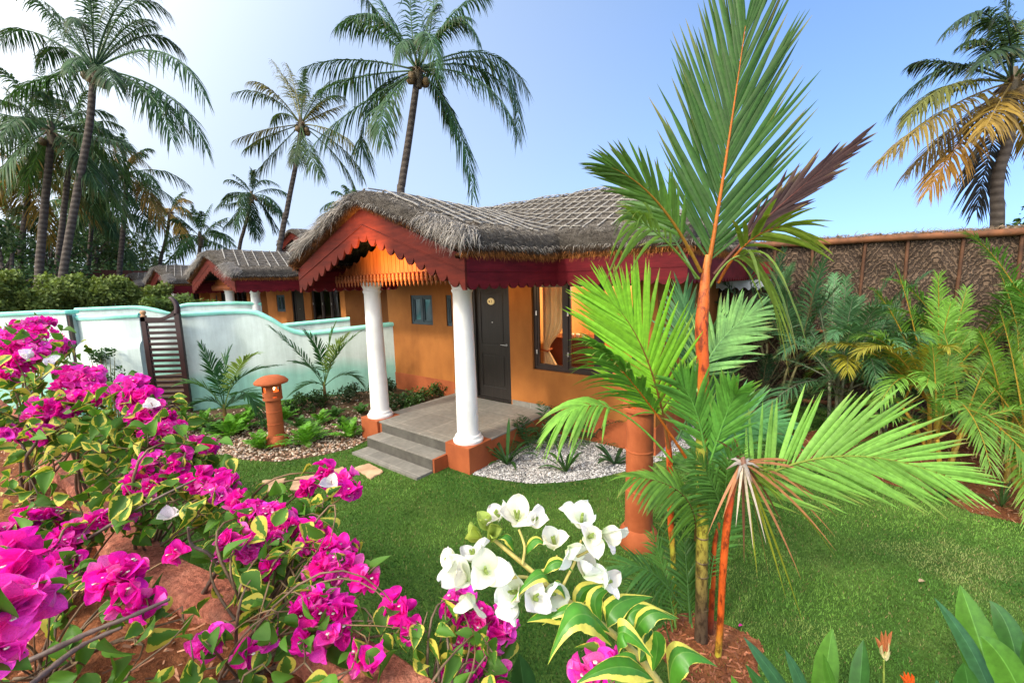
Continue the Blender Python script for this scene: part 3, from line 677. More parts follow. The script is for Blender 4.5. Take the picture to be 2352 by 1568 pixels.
# ------------------------------------------------------------------ white and mint garden walls
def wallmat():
    m,nt,b=newmat('mint_cast_wall'); tc=N(nt,'ShaderNodeTexCoord'); sx=N(nt,'ShaderNodeSeparateXYZ'); nt.links.new(tc.outputs['Object'],sx.inputs[0])
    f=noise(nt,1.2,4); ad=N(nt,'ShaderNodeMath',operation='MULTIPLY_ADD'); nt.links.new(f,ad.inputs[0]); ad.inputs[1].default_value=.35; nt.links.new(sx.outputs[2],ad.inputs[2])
    c=ramp(nt,ad.outputs[0],[(.72,(.33,.64,.53)),(1.25,(.66,.76,.71))]);  # mint colour cast painted onto the lower part of the white wall
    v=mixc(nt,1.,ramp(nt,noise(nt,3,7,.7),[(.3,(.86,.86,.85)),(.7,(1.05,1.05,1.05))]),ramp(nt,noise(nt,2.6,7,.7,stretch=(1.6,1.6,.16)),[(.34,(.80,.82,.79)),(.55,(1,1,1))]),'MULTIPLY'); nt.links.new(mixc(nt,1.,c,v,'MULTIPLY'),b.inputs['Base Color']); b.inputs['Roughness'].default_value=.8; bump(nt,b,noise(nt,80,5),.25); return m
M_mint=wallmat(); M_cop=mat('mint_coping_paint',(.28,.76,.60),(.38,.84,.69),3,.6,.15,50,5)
def densify(pts,n=14):
    pts=np.array(pts,float); out=[]
    for i in range(len(pts)-1):
        p0=pts[max(i-1,0)]; p1=pts[i]; p2=pts[i+1]; p3=pts[min(i+2,len(pts)-1)]
        for t in np.linspace(0,1,n,endpoint=False): out.append(.5*((2*p1)+(-p0+p2)*t+(2*p0-5*p1+4*p2-p3)*t*t+(-p0+3*p1-3*p2+p3)*t**3))
    out.append(pts[-1]); return np.array(out)
def garden_wall(label,px,th=.14,cop=.09,over=.035,group='mint garden walls',bulge=None):
    P=densify([at(x,y,Y) for x,y,Y in px]); n=len(P); T=nrm(np.gradient(P[:,:2],axis=0)); Nn=np.stack([T[:,1],-T[:,0]],-1)
    loc=(P[n//2,0],P[n//2,1],0); t=thing('garden_wall',label,'wall',loc,group=group)
    zc=P[:,2]; z0=np.zeros(n)
    mb=MB()
    def ring(offs): return [np.c_[P[:,:2]+Nn*o[0],o[1]] for o in offs]
    def loft(mb,rings,close=True,caps=True):
        k=len(rings); v=np.stack(rings,1).reshape(-1,3); i=np.arange(n-1)[:,None]*k; j=np.arange(k)[None,:] if close else np.arange(k-1)[None,:]; j2=(j+1)%k
        f=np.stack([i+j,i+j2,i+k+j2,i+k+j],-1).reshape(-1,4); mb.add(v,f); 
        if caps: mb.add(v[:k],[list(range(k))]); mb.add(v[-k:],[list(range(k))[::-1]])
    if bulge is None: prof=[(th/2,z0),(th/2,zc-cop),(-th/2,zc-cop),(-th/2,z0)]
    else:
        b=bulge; prof=[(th/2+b,z0),(th/2+b,zc*0+1.30),(th/2+b*.9,zc*0+1.37),(th/2+b*.55,zc*0+1.43),(th/2+.01,zc*0+1.47),(th/2,zc*0+1.52),(th/2,zc-cop),(-th/2,zc-cop),(-th/2,z0)]
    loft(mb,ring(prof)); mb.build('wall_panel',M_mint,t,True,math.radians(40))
    w=th/2+over; mb=MB(); loft(mb,ring([(w-.01,zc-cop+.002),(w,zc-cop+.02),(w,zc-.03),(w-.03,zc),(-w+.03,zc),(-w,zc-.03),(-w,zc-cop+.02),(-w+.01,zc-cop+.002)])); mb.build('coping',M_cop,t,True,math.radians(40))
    return t
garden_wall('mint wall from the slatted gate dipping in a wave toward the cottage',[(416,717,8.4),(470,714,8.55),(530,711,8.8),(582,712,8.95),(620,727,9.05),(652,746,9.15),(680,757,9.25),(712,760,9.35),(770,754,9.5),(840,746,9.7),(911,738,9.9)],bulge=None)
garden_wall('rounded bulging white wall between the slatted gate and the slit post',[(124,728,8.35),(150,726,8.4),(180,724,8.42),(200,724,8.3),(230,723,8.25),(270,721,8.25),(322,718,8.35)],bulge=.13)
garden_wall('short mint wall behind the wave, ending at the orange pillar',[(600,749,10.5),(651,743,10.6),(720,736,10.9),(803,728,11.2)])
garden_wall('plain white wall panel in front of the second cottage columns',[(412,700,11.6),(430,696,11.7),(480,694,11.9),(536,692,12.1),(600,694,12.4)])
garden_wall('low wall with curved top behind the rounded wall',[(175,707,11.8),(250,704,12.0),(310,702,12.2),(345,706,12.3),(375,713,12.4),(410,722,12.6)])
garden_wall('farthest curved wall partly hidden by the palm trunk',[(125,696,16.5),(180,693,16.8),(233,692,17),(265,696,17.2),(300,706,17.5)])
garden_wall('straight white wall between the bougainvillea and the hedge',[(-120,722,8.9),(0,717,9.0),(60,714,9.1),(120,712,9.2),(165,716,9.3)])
garden_wall('low mint return wall joining the orange cottage wall',[(905,857,9.75),(930,853,9.9)],th=.3) if False else None
# pillar beside the left wall
b0=G(158,960); t=thing('gate_post','white gate post with dark slit beside the rounded wall','post',(b0[0],b0[1],0)); p=at(150,716,8.25)
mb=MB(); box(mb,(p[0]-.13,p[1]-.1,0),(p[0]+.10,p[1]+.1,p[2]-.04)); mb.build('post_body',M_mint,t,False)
mb=MB(); box(mb,(p[0]-.17,p[1]-.14,p[2]-.038),(p[0]+.14,p[1]+.14,p[2]+.03),bev=.02); mb.build('post_cap',M_cop,t,False)
mb=MB(); box(mb,(p[0]+.101,p[1]-.09,.2),(p[0]+.15,p[1]-.03,p[2]-.06)); mb.build('post_slat',M_frame,t,False)
# slatted gate
M_gate=mat('oiled_gate_wood',(.016,.004,.005),(.030,.009,.009),6,.4,.2,25,6,.5)
gl=at(322,717,8.15); gr_=at(412,712,8.15); gl[2]=gr_[2]=0
t=thing('wooden_gate','dark slatted wooden garden gate with carved hook finial','gate',tuple(gl)); u=nrm((gr_-gl)[:2]); W=np.linalg.norm((gr_-gl)[:2]); nv=np.array([u[1],-u[0]])
R3=np.array([[u[0],-nv[0],0],[u[1],-nv[1],0],[0,0,1]])
def gb(mb,x0,x1,y0,y1,z0,z1,bev=.006): box(mb,(x0,y0,z0),(x1,y1,z1),None,0,R3,None,bev); mb.V[-1]=mb.V[-1]+gl
for (x0,x1,zt) in ((0,.10,1.93),(W-.10,W,2.02)):
    mb=MB(); gb(mb,x0,x1,-.03,.03,.06,zt); mb.build('stile',M_gate,t,False)
for i in range(17):
    z=.08+i*.108; mb=MB(); gb(mb,.101,W-.101,-.018,.018,z,z+.058,.004); mb.build('slat',M_gate,t,False)
# curved top rail
xs=np.linspace(.0,W-.05,40); s=xs/W; zt=1.93-.02*np.sin(s*PI)+np.clip((s-.45)/.55,0,1)**2*.20; zb=zt-.085+.03*np.sin(s*PI*1)-np.clip((s-.7)/.3,0,1)*.05
mb=MB(); A_=np.c_[gl[0]+u[0]*xs+nv[0]*.03,gl[1]+u[1]*xs+nv[1]*.03,zt]; B_=A_.copy(); B_[:,2]=zb; strip_board(mb,A_,B_,(-nv[0]*.06,-nv[1]*.06,0)); mb.build('top_rail',M_gate,t,False)
hk=[]; 
for k in np.linspace(0,1,16):
    th_=k*3.6; hk.append((W-.05+.02*math.sin(k*6)-.10*k**2, 1.98+.30*math.sin(min(k,1)*1.75)))
mb=MB(); tube(mb,[gl+np.array([u[0]*x,u[1]*x,z]) for x,z in hk],np.linspace(.055,.028,16),10); mb.build('finial',M_gate,t,True)
mb=MB(); lathe(mb,[(0,1.93),(.045,1.93),(.055,1.95),(.03,1.97),(.045,2.0),(.05,2.03),(.03,2.05),(0,2.05)],(gl[0]+u[0]*.05,gl[1]+u[1]*.05,0),14); mb.build('knob',mat('tan_wood',(.42,.22,.10),(.5,.28,.14),8,.5,.1,30),t,True)

# ------------------------------------------------------------------ neighbour cottages (copies)
for (loc,lab) in [((-7.35,12.35),'thatched cottage next door, its porch gable behind the wavy mint wall'),((-13.95,18.6),'third thatched cottage, smaller than the one next door, half behind the hedge'),((-20.6,24.9),'fourth thatched cottage, only its roof corner visible beyond the hedge'),((-27.4,31.2),'farthest tiny thatched cottage at the end of the row')]:
    dup(cot,(loc[0],loc[1],0),-ANG,lab,skip=('room_lining','number','number_plate'))
rc=dup(cot,(-11.25,25.0,2.25),-ANG,'thatched cottage on higher ground whose gable peeks over the second cottage roof',skip=('room_lining','number','number_plate'))
mb=MB(); R=np.array([[A2[0],B2[0],0],[A2[1],B2[1],0],[0,0,1]]); box(mb,(-6,-1.2,0),(3.4,7,2.24),None,0,R,None); mb.V[-1]=mb.V[-1]+np.array([-11.25,25.0,0]); single('terrace',mb,M_soil2,None,None,kind='structure',smooth=False)

# ------------------------------------------------------------------ things inside the lit window
M_curt=mat('cream_curtain',(.62,.45,.22),(.75,.58,.32),2,.8,.1,30)
t=thing('curtain','cream curtain tied back inside the lit window','curtain',tuple(L2W(.1,DB+.45,0)))
mb=MB(); n=60; m=30; V=[]
for i in range(m):
    z=2.35-(2.35-.95)*i/(m-1); tie=math.exp(-((z-1.28)/.28)**2); w=.42*(1-.72*tie); x0=-.10-.02
    if z<1.25: w=.12+.20*(1.25-z)/.3
    for j in range(n):
        s=j/(n-1); V.append(L2W(x0+w*s,DB+.32+.028*math.sin(s*26)*(.4+.6*(1-tie)),z))
mb.add(V,grid_faces(m,n)); mb.build('cloth',M_curt,t,True)
mb=MB(); tube(mb,[L2W(-.14,DB+.27,1.28),L2W(.0,DB+.26,1.26),L2W(.02,DB+.36,1.29),L2W(-.14,DB+.38,1.29)],.014,8); mb.build('tie_band',M_plank,t,True)
M_desk=mat('mahogany',(.09,.022,.012),(.15,.04,.02),4,.4,.1,20)
t=thing('writing_desk','dark red desk inside the bedroom window','desk',tuple(L2W(.1,2.6,HP)))
def lb(mb,a0,a1,b0,b1,z0,z1,bev=.006):
    R=np.array([[A2[0],B2[0],0],[A2[1],B2[1],0],[0,0,1]]); box(mb,(a0,b0,z0),(a1,b1,z1),None,0,R,None,bev); mb.V[-1]=mb.V[-1]+np.array([OX,OY,0])
mb=MB(); lb(mb,-.30,.52,2.35,2.9,1.40,1.44); mb.build('top',M_desk,t,False)
mb=MB(); lb(mb,-.26,.48,2.39,2.86,.80,1.398); mb.build('drawer_case',M_desk,t,False)
for (a,b) in ((-.26,2.39),(.43,2.39),(-.26,2.8),(.43,2.8)):
    mb=MB(); lb(mb,a,a+.05,b,b+.05,HP,.799); mb.build('leg',M_desk,t,False)
M_cup=mat('white_china',(.8,.78,.72),(.85,.84,.8),4,.3,0,1)
for k in range(4):
    c=L2W(.02+.11*k,2.5,1.44); mb=MB(); lathe(mb,[(0,0),(.022,0),(.034,.035),(.036,.06),(.032,.06),(.02,.008),(0,.008)],(0,0,0),14)
    single('cup',mb,M_cup,'small white cup standing on the desk inside the window','cup','cups on the desk',loc=None).location=tuple(c)
t=thing('bench','low dark red bench under the bedroom window','bench',tuple(L2W(.9,2.2,HP)))
mb=MB(); lb(mb,-.02,1.55,2.0,2.45,.88,.95); mb.build('seat',M_desk,t,False)
mb=MB(); lb(mb,.0,.06,2.02,2.43,HP,.879); mb.build('leg',M_desk,t,False); mb=MB(); lb(mb,1.46,1.52,2.02,2.43,HP,.879); mb.build('leg',M_desk,t,False)

# ------------------------------------------------------------------ terracotta lamps
M_clay=mat('terracotta_clay',(.34,.085,.028),(.46,.125,.045),4,.8,.35,60,6,.25)
M_glow=None
def glow():
    m,nt,b=newmat('warm_bulb'); b.inputs['Emission Color'].default_value=(1,.72,.3,1); b.inputs['Emission Strength'].default_value=9; b.inputs['Base Color'].default_value=(.9,.7,.4,1); return m
M_glow=glow()
def clay_lamp(label,base,k,H,lant,capr,r=.112):
    t=thing('garden_lamp',label,'lamp',(base[0],base[1],0),group='terracotta garden lamps'); o=(base[0],base[1],0)
    mb=MB(); R=r*1.42; lathe(mb,[(0,0),(R*.97,0),(R*1.02,.04),(R,.09),(R*.93,.14),(r*1.12,.17),(r*1.02,.178)],o,36); mb.build('base',M_clay,t,True,math.radians(50))
    mb=MB(); pr=[(r,.17)]; zs=np.linspace(.17,H,4)
    for i in range(1,4):
        z=zs[i]; pr+=[(r*(1-.02*i),z-.014),(r*(1-.02*i)+.004,z-.010),(r*(1-.02*i)+.004,z),(r*(1-.02*i)-.002,z+.003)]
    lathe(mb,pr,o,36); mb.build('shaft',M_clay,t,True,math.radians(40))
    # lantern with cut openings
    mb=MB(); n=48; zz=[H,H+.012,H+.03,H+.05,H+lant*.42,H+lant*.5,H+lant*.62,H+lant*.86,H+lant*.93,H+lant]; ro=r*1.18
    def face_ok(i,j):
        ph=(i%12)
        if j==3 and ph in (2,3,4,5,6,7,8,9): return False if False else True
        if j in (5,6) and 3<=ph<=8 : return False
        if j==2 and 2<=ph<=5: return False
        return True
    a=np.linspace(0,2*PI,n,endpoint=False)+.26
    for rr,flip in ((ro,0),(ro-.022,1)):
        v=np.array([[rr*(1.03 if k in (0,1,8,9) else 1)*math.cos(x)+o[0],rr*(1.03 if k in (0,1,8,9) else 1)*math.sin(x)+o[1],z] for k,z in enumerate(zz) for x in a]); f=[]
        for j in range(len(zz)-1):
            for i in range(n):
                if face_ok(i,j): q=[j*n+i,j*n+(i+1)%n,(j+1)*n+(i+1)%n,(j+1)*n+i]; f.append(q[::-1] if flip else q)
        mb.add(v,f)
    lathe(mb,[(0,H+.001),(ro*1.03,H+.001),(ro*1.03,H-.01),(r*.9,H-.02)],o,36)
    mb.build('lantern',M_clay,t,False)
    mb=MB(); z=H+lant+.002; lathe(mb,[(0,z),(capr*.6,z),(capr*.97,z+.012),(capr,z+.03),(capr*.98,z+.045),(capr*.8,z+.085),(capr*.5,z+.118),(capr*.2,z+.13),(0,z+.132)],o,40); mb.build('cap',M_clay,t,True,math.radians(50))
    mb=MB(); lathe(mb,[(0,H+lant*.55),(.03,H+lant*.58),(.045,H+lant*.72),(.03,H+lant*.9),(0,H+lant*.93)],o,16); mb.build('bulb',M_glow,t,True)
    lamp('lamp_light',(o[0],o[1],H+lant*.45),1.2,(1,.6,.25),.03)
    return t
clay_lamp('small terracotta mushroom lamp glowing among the ferns',G(638,1022),1,.74,.23,.235)
clay_lamp('tall orange terracotta lamp pillar behind the red palm stems',G(1466,1248),1,1.27,.26,.24,.122)

# ------------------------------------------------------------------ right hand fence of woven palm leaf
F0=at(1640,565,8.15); F1=at(2352,530,6.35); F1[2]=F0[2]=0; fd=nrm((F1-F0)[:2]); FL=np.linalg.norm((F1-F0)[:2])+2.2; fn=np.array([fd[1],-fd[0]])
ftop=lambda s: 2.93+(.02)*s
def wovenmat():
    m,nt,b=newmat('woven_palm_leaf'); tc=N(nt,'ShaderNodeTexCoord'); a=N(nt,'ShaderNodeAttribute',attribute_name='UVMap')
    w1=N(nt,'ShaderNodeTexWave',wave_type='BANDS',bands_direction='DIAGONAL'); w1.inputs['Scale'].default_value=5.2; w1.inputs['Distortion'].default_value=7; w1.inputs['Detail'].default_value=4; w1.inputs['Detail Scale'].default_value=3
    uv=N(nt,'ShaderNodeUVMap'); nt.links.new(uv.outputs[0],w1.inputs[0]); f=noise(nt,3.5,6,.7); f2=noise(nt,40,4,.7)
    c=ramp(nt,w1.outputs['Fac'],[(.1,(.065,.042,.028)),(.5,(.11,.073,.048)),(.95,(.185,.128,.087))]); v=ramp(nt,f,[(.3,(.45,.4,.36)),(.7,(1.15,1.1,1.05))]); v2=ramp(nt,f2,[(.3,(.7,.7,.7)),(.7,(1.2,1.2,1.2))])
    nt.links.new(mixc(nt,1.,mixc(nt,1.,c,v,'MULTIPLY'),v2,'MULTIPLY'),b.inputs['Base Color']); b.inputs['Roughness'].default_value=.95; bump(nt,b,w1.outputs['Fac'],1.,.03); return m
M_woven=wovenmat(); M_rail=mat('orange_rail_timber',(.10,.042,.02),(.22,.085,.035),5,.7,.25,25,6,.3)
M_batten=mat('dark_batten',(.06,.03,.018),(.13,.06,.032),5,.7,.25,25,6,.2)
t=thing('palm_leaf_fence','tall woven palm leaf fence with timber top rail behind the areca palms','fence',tuple(F0))
def fp(s,o,z): return np.array([F0[0]+fd[0]*s+fn[0]*o,F0[1]+fd[1]*s+fn[1]*o,z])
PW=.62; s=-1.5; k=0
while s<FL:
    mb=MB(); n=18; m=44; us=np.linspace(-.012,PW+.004,n); zs=np.linspace(.05,2.9,m); V=[];UV=[]
    for z in zs:
        for u_ in us:
            d_=(k%2)*.012+.018*math.sin((u_/PW)*2*PI+z*9)+.02*math.sin(z*42+abs(u_/PW-.5)*16); V.append(fp(s+u_,d_,z)); UV.append((abs(u_-PW/2)*1.6,z*1.0+k*.37))
    mb.add(V,grid_faces(m,n),None,UV); mb.build('woven_panel',M_woven,t,True)
    mb=MB(); v0=fp(s-.03,0,0); tube(mb,[fp(s-.018+rng.normal(0,.03),.03,0),fp(s-.018+rng.normal(0,.03),.03,2.95)],.024,8); mb.build('batten',M_batten,t,True)
    s+=PW; k+=1
for (z,r_) in ((2.93,.055),(1.42,.03),(.16,.04)):
    mb=MB(); tube(mb,[fp(q,.07,z+.006*math.sin(q*3)) for q in np.linspace(-1.5,FL,30)],r_,8); mb.build('rail',M_rail,t,True)
mb=MB(); n=5200; q=rng.uniform(-1.5,FL,n); C=np.array([.26,.19,.13])*rng.uniform(.4,1.3,(n,1))
P=np.stack([fp(x,0,0) for x in q]); P[:,2]=2.95+rng.uniform(0,.05,n)+.03*vnoise(np.c_[q,q*0],4,3,2); P[:,:2]+=fn*rng.normal(0,.04,(n,1))
D=np.c_[rng.normal(0,.8,(n,2)),rng.normal(.12,.25,n)]; straw(mb,P,D,rng.uniform(.05,.14,n),rng.uniform(.002,.005,n),C); mb.build('ragged_thatch',M_straw,t,False)['kind']='stuff'

# canopy with fringe and air conditioner at the back right
M_acw=mat('ac_white_steel',(.62,.66,.70),(.72,.75,.78),3,.45,.05,20)
def lbx(mb,a0,a1,b0,b1,z0,z1,bev=.006): lb(mb,a0,a1,b0,b1,z0,z1,bev)
c0=L2W(2.05,4.35,1.2); t=thing('air_conditioner','white outdoor air conditioner unit on bracket behind the red palm','air conditioner',tuple(c0))
mb=MB(); lbx(mb,1.93,2.24,3.95,4.72,.93,1.48,.012); mb.build('casing',M_acw,t,False)
mb=MB()
for k in range(11): lbx(mb,2.241,2.252,4.0,4.67,.97+.045*k,.985+.045*k,.002)
mb.build('grille',M_acw,t,False)
for b in (4.05,4.55):
    mb=MB(); lbx(mb,1.895,2.26,b,b+.04,.88,.925,.003); mb.build('bracket',M_acw,t,False)
M_canv=mat('grey_canvas',(.22,.22,.23),(.32,.32,.33),4,.9,.2,60)
p0=at(1640,650,8.0); p1=at(1772,628,7.6); t=thing('canopy','grey canopy with white fringe where the cottage meets the fence','canopy',tuple(p0)); dv=nrm((p1-p0)[:2])
mb=MB(); xs=np.linspace(0,np.linalg.norm((p1-p0)[:2]),80); zt=np.full(80,p0[2]+.0); T_=np.c_[p0[0]+dv[0]*xs,p0[1]+dv[1]*xs,zt+.05]; Bt=T_.copy(); Bt[:,2]-=.20-.06*np.abs(np.sin(xs*22)); strip_board(mb,T_,Bt,(dv[1]*.02,-dv[0]*.02,0)); mb.build('fringe',mat('white_fringe',(.5,.52,.55),(.62,.64,.66),8,.9,.2,60),t,False)
mb=MB(); T2=T_.copy(); T2[:,2]+=.30; strip_board(mb,T2,T_+np.array([0,0,.002]),(dv[1]*.05,-dv[0]*.05,0)); mb.build('board',M_maroon,t,False)
# ------------------------------------------------------------------ palms
M_leaf=leafmat('palm_leaf',.30,.45,.25)
M_leafd=leafmat('palm_leaf_far',.25,.6,.1)
M_bark=None
def barkmat(name,c1,c2,ring=9):
    m,nt,b=newmat(name); tc=N(nt,'ShaderNodeTexCoord'); w=N(nt,'ShaderNodeTexWave',wave_type='BANDS',bands_direction='Z'); w.inputs['Scale'].default_value=ring; w.inputs['Distortion'].default_value=1.5; w.inputs['Detail'].default_value=3; nt.links.new(tc.outputs['Object'],w.inputs[0])
    c=ramp(nt,w.outputs['Fac'],[(.15,c1),(.6,c2)]); v=ramp(nt,noise(nt,6,6,.7),[(.3,(.6,.6,.6)),(.7,(1.2,1.2,1.2))]); nt.links.new(mixc(nt,1.,c,v,'MULTIPLY'),b.inputs['Base Color']); b.inputs['Roughness'].default_value=.9; bump(nt,b,w.outputs['Fac'],.6,.03); return m
M_bark=barkmat('coconut_bark',(.065,.05,.04),(.10,.08,.064),1.6)
M_barkt=tintmat('palm_stem_skin',.5,.35,.3,50,22,.42)
def bez(p0,p1,p2,t):
    t=t[:,None]; return (1-t)**2*p0+2*t*(1-t)*p1+t*t*p2
def frond(mb,p0,p1,p2,n=46,L=.8,w=.03,a0=75,a1=22,droop=.35,vee=15,seg=3,colr=(.05,.12,.02),var=.3,pet=.16,side=None,stem=.02,prof=(.55,1.0,.35),tip=None,stemc=None,fold=False,jit=6,fwd=0.0,gap=0.0,back=None):
    p0,p1,p2=[np.asarray(x,float) for x in (p0,p1,p2)]
    colr=np.asarray(colr,float); tt=np.linspace(0,1,16); ctr=bez(p0,p1,p2,tt)
    sc_=np.asarray(colr*1.3+.02 if stemc is None else stemc,float); 
    tube(mb,ctr,stem*(1-.85*tt),5,np.broadcast_to(sc_,(16,3)),cap=False)
    t=np.linspace(pet,1,n); t=np.clip(t+rng.normal(0,.15/n,n),0,1); pos=bez(p0,p1,p2,t); T=nrm(2*(1-t)[:,None]*(p1-p0)+2*t[:,None]*(p2-p1))
    if side is None:
        ref=np.array([0,0,1.]); S=np.cross(T,ref); bad=np.linalg.norm(S,axis=1)<.15; S[bad]=np.cross(T[bad],np.array([.3,-1,.1])); S=nrm(S)
        S=nrm(np.cumsum(np.r_[S[:1]*2,S],0)[1:]*.0+S)
    else:
        S=np.asarray(side,float)[None]-T*(T@np.asarray(side,float))[:,None]; S=nrm(S)
    Nn=np.cross(S,T); fl=np.sign(Nn[:,2:3]); 
    if side is None: Nn=np.where(fl<0,-Nn,Nn)
    u=(t-pet)/(1-pet); le=np.interp(u,[0,.08,.45,1],[prof[0]*.6,prof[0],prof[1],prof[2]])*L
    ang=np.radians(a0+(a1-a0)*u**.8); s=np.linspace(0,1,seg+1)
    for sg in (-1,1):
        keep=rng.random(n)>gap; m=keep.sum()
        aj=ang[keep]+np.radians(rng.normal(0,jit,m)); vj=np.radians(vee+rng.normal(0,jit*.8,m)); l=le[keep]*rng.uniform(.86,1.08,m)
        Dv=np.cos(aj)[:,None]*T[keep]+np.sin(aj)[:,None]*(sg*np.cos(vj)[:,None]*S[keep]+np.sin(vj)[:,None]*Nn[keep]); Dv=nrm(Dv)
        W=nrm(np.cross(Dv,Nn[keep])); W=nrm(W+Nn[keep]*rng.normal(0,.25,(m,1)))
        pts=pos[keep][:,None,:]+Dv[:,None,:]*(l[:,None]*s[None])[:,:,None]; dr=droop*rng.uniform(.6,1.4,m)
        pts[:,:,2]-=(dr*l)[:,None]*s[None]**2
        ws=w*np.interp(s,[0,.12,.5,.8,1],[.45,.9,1,.62,.03])*np.clip(l/np.maximum(L*.75,1e-6),.35,1.15)[:,None]
        lf=pts-W[:,None,:]*ws[:,:,None]; rt=pts+W[:,None,:]*ws[:,:,None]
        gcol=colr[None]*(1+var*rng.uniform(-1,1,(m,1)))*np.array([1,1,1])
        cc=np.repeat(gcol[:,None,:],seg+1,1)
        if tip is not None:
            k=np.clip((s-.75)*4,0,1)[None,:,None]*np.clip(rng.uniform(-.4,1,(m,1,1)),0,1); cc=cc*(1-k)+np.asarray(tip)*k
        if fold:
            up=np.cross(W,Dv); up=np.where(up[:,2:3]<0,-up,up) if side is None else up
            md=pts-up[:,None,:]*(ws*.45)[:,:,None]
            v=np.stack([lf,md,rt],2); kk=3
        else: v=np.stack([lf,rt],2); kk=2
        per=(seg+1)*kk; base=(np.arange(m)*per)[:,None,None]; i=np.arange(seg)[None,:,None]*kk; j=np.arange(kk-1)[None,None,:]
        f=np.stack([base+i+j,base+i+j+1,base+i+kk+j+1,base+i+kk+j],-1).reshape(-1,4)
        mb.add(v.reshape(-1,3),f,np.repeat(cc,kk,1).reshape(-1,3))
def px_frond(c,mid,tip,Y,dY,dYm=None):
    p0=c; p2=at(tip[0],tip[1],Y+dY); m=at(mid[0],mid[1],Y+(dY*.5 if dYm is None else dYm)); return p0,2*m-.5*(p0+p2),p2
def coconut_bunch(t,c,n,rad,r0,cl):
    for i in range(n):
        a=rng.uniform(0,2*PI); d=np.array([math.cos(a)*rad,math.sin(a)*rad,-rng.uniform(.3,1.2)*rad]); mb=MB(); r=r0*rng.uniform(.85,1.15)
        lathe(mb,[(0,-r*1.1),(r*.6,-r*.85),(r,-.1*r),(r*.85,r*.6),(r*.4,r*1.05),(0,r*1.15)],c+d,10,np.array(cl)*rng.uniform(.7,1.2)); mb.build('coconut',M_barkt,t,True)
M_leafsets={}
def coco(label,trunk_px,Y,spec,nauto=0,R=3.,colr=(.035,.085,.022),tw=.16,nuts=5,L=.75,n=44,w=.022,warm=None,far=False,elev=(80,-45),droop=.95,trunk_dY=None,seg=3):
    """trunk_px: crown centre first, then points down the trunk, in photo pixels at distance Y"""
    c=at(*trunk_px[0],Y); pts=[at(*q,Y) for q in trunk_px]; last=pts[-1]; prev=pts[-2]; dz=last[2]
    dirx=(last-prev)/(max(prev[2]-last[2],.1)); base=last+dirx*last[2]*.6; base[2]=0; base[1]=Y
    t=thing('coconut_palm',label,'palm tree',(base[0],base[1],0),group='coconut palms')
    P=densify(np.array([base]+pts[::-1]),8); tw=tw*.74; r=np.linspace(tw*1.15,tw*.8,len(P)); r[:4]*=np.linspace(1.5,1.05,4)
    mb=MB(); tube(mb,P,r,10); mb.build('trunk',M_bark,t,True)
    mb=MB(); tube(mb,[c-np.array([0,0,.55]),c-np.array([0,0,.1]),c+np.array([0,0,.35])],[tw*.9,tw*1.35,tw*.6],9,np.array([.10,.075,.04])); 
    for k in range(14):
        a=rng.uniform(0,2*PI); e=rng.uniform(-.9,.3); q=c+np.array([math.cos(a),math.sin(a),e])*tw*rng.uniform(1.5,3.6); tube(mb,[c-np.array([0,0,.15]),(c+q)/2+np.array([0,0,.06]),q],[.05,.035,.012],5,np.array([.14,.09,.045])*rng.uniform(.6,1.2),cap=False)
    mb.build('crown_heart',M_barkt,t,True)
    colr=np.array(colr); 
    fr=[]
    for sp in spec:
        m_,t_=sp[0],sp[1]; dY=sp[2] if len(sp)>2 else rng.uniform(-.8,.8)*R*.5
        fr.append((*px_frond(c,m_,t_,Y,dY),sp[3] if len(sp)>3 else None))
    ga_=rng.uniform(0,6.28)
    for i in range(nauto):
        f=(i+.5)/nauto; e=math.radians(elev[0]+(elev[1]-elev[0])*f**.85+rng.normal(0,6)); az=ga_+i*2.39996+rng.normal(0,.15)
        d=np.array([math.cos(e)*math.cos(az),math.cos(e)*math.sin(az),math.sin(e)]); rr=R*rng.uniform(.85,1.08)
        p2=c+d*rr*.9+np.array([0,0,-rr*(.16+.30*max(math.cos(e),0))]); p1=c+d*rr*.55+np.array([0,0,rr*.05]); fr.append((c,p1,p2,None))
    for (p0,p1,p2,cl) in fr:
        ln=np.linalg.norm(p2-p0); mb=MB(); k=colr*rng.uniform(.75,1.25) if cl is None else np.array(cl)
        if warm is not None and cl is None and rng.random()<warm[0]: k=np.array(warm[1])*rng.uniform(.7,1.2)  # a share of the fronds has warm sunlight painted into its colour
        frond(mb,p0,p1,p2,n=n,L=L*min(1.,max(ln/R,.6)),w=w,a0=72,a1=25,droop=droop,vee=8,seg=seg,colr=k,var=.35,pet=.18,stem=.035*R/4,prof=(.6,1.,.4),stemc=k*1.5+.03,jit=7,tip=(.16,.11,.045))
        mb.build('frond',M_leafd if far else M_leaf,t,False)
    if nuts: coconut_bunch(t,c-np.array([0,0,.15]),nuts,tw*2.2,.13,(.13,.085,.035))
    return t
D0z=lambda x,y: (x*.35,y*.35)                                   # survey sheet of the top left quarter
# tall palm at the top left
q=D0z
coco('tallest coconut palm with leaning trunk and long hanging fronds above the mint wall',[(217,160),(213,200),(205,290),(185,400),(163,520),(143,640),(137,700)],17,[
 (q(230,215),q(0,250)),(q(270,520),q(20,660)),(q(450,180),q(290,10)),(q(600,80),q(560,-320)),(q(760,60),q(1000,-90)),(q(850,40),q(1110,90)),(q(850,220),q(1020,175)),(q(960,235),q(1200,350)),(q(1050,340),q(1345,640),-1.5),(q(1080,610),q(1350,970),-1.),(q(950,590),q(1125,905),-1.6),(q(690,440),q(745,560),-2.5),(q(520,380),q(440,470),-2.2),(q(700,250),q(760,-60),1.),(q(480,300),q(330,120),2),(q(440,470),q(150,780),1.5)],6,4.4,(.036,.088,.03),.17,6,L=.95,n=52,w=.024,elev=(85,10))
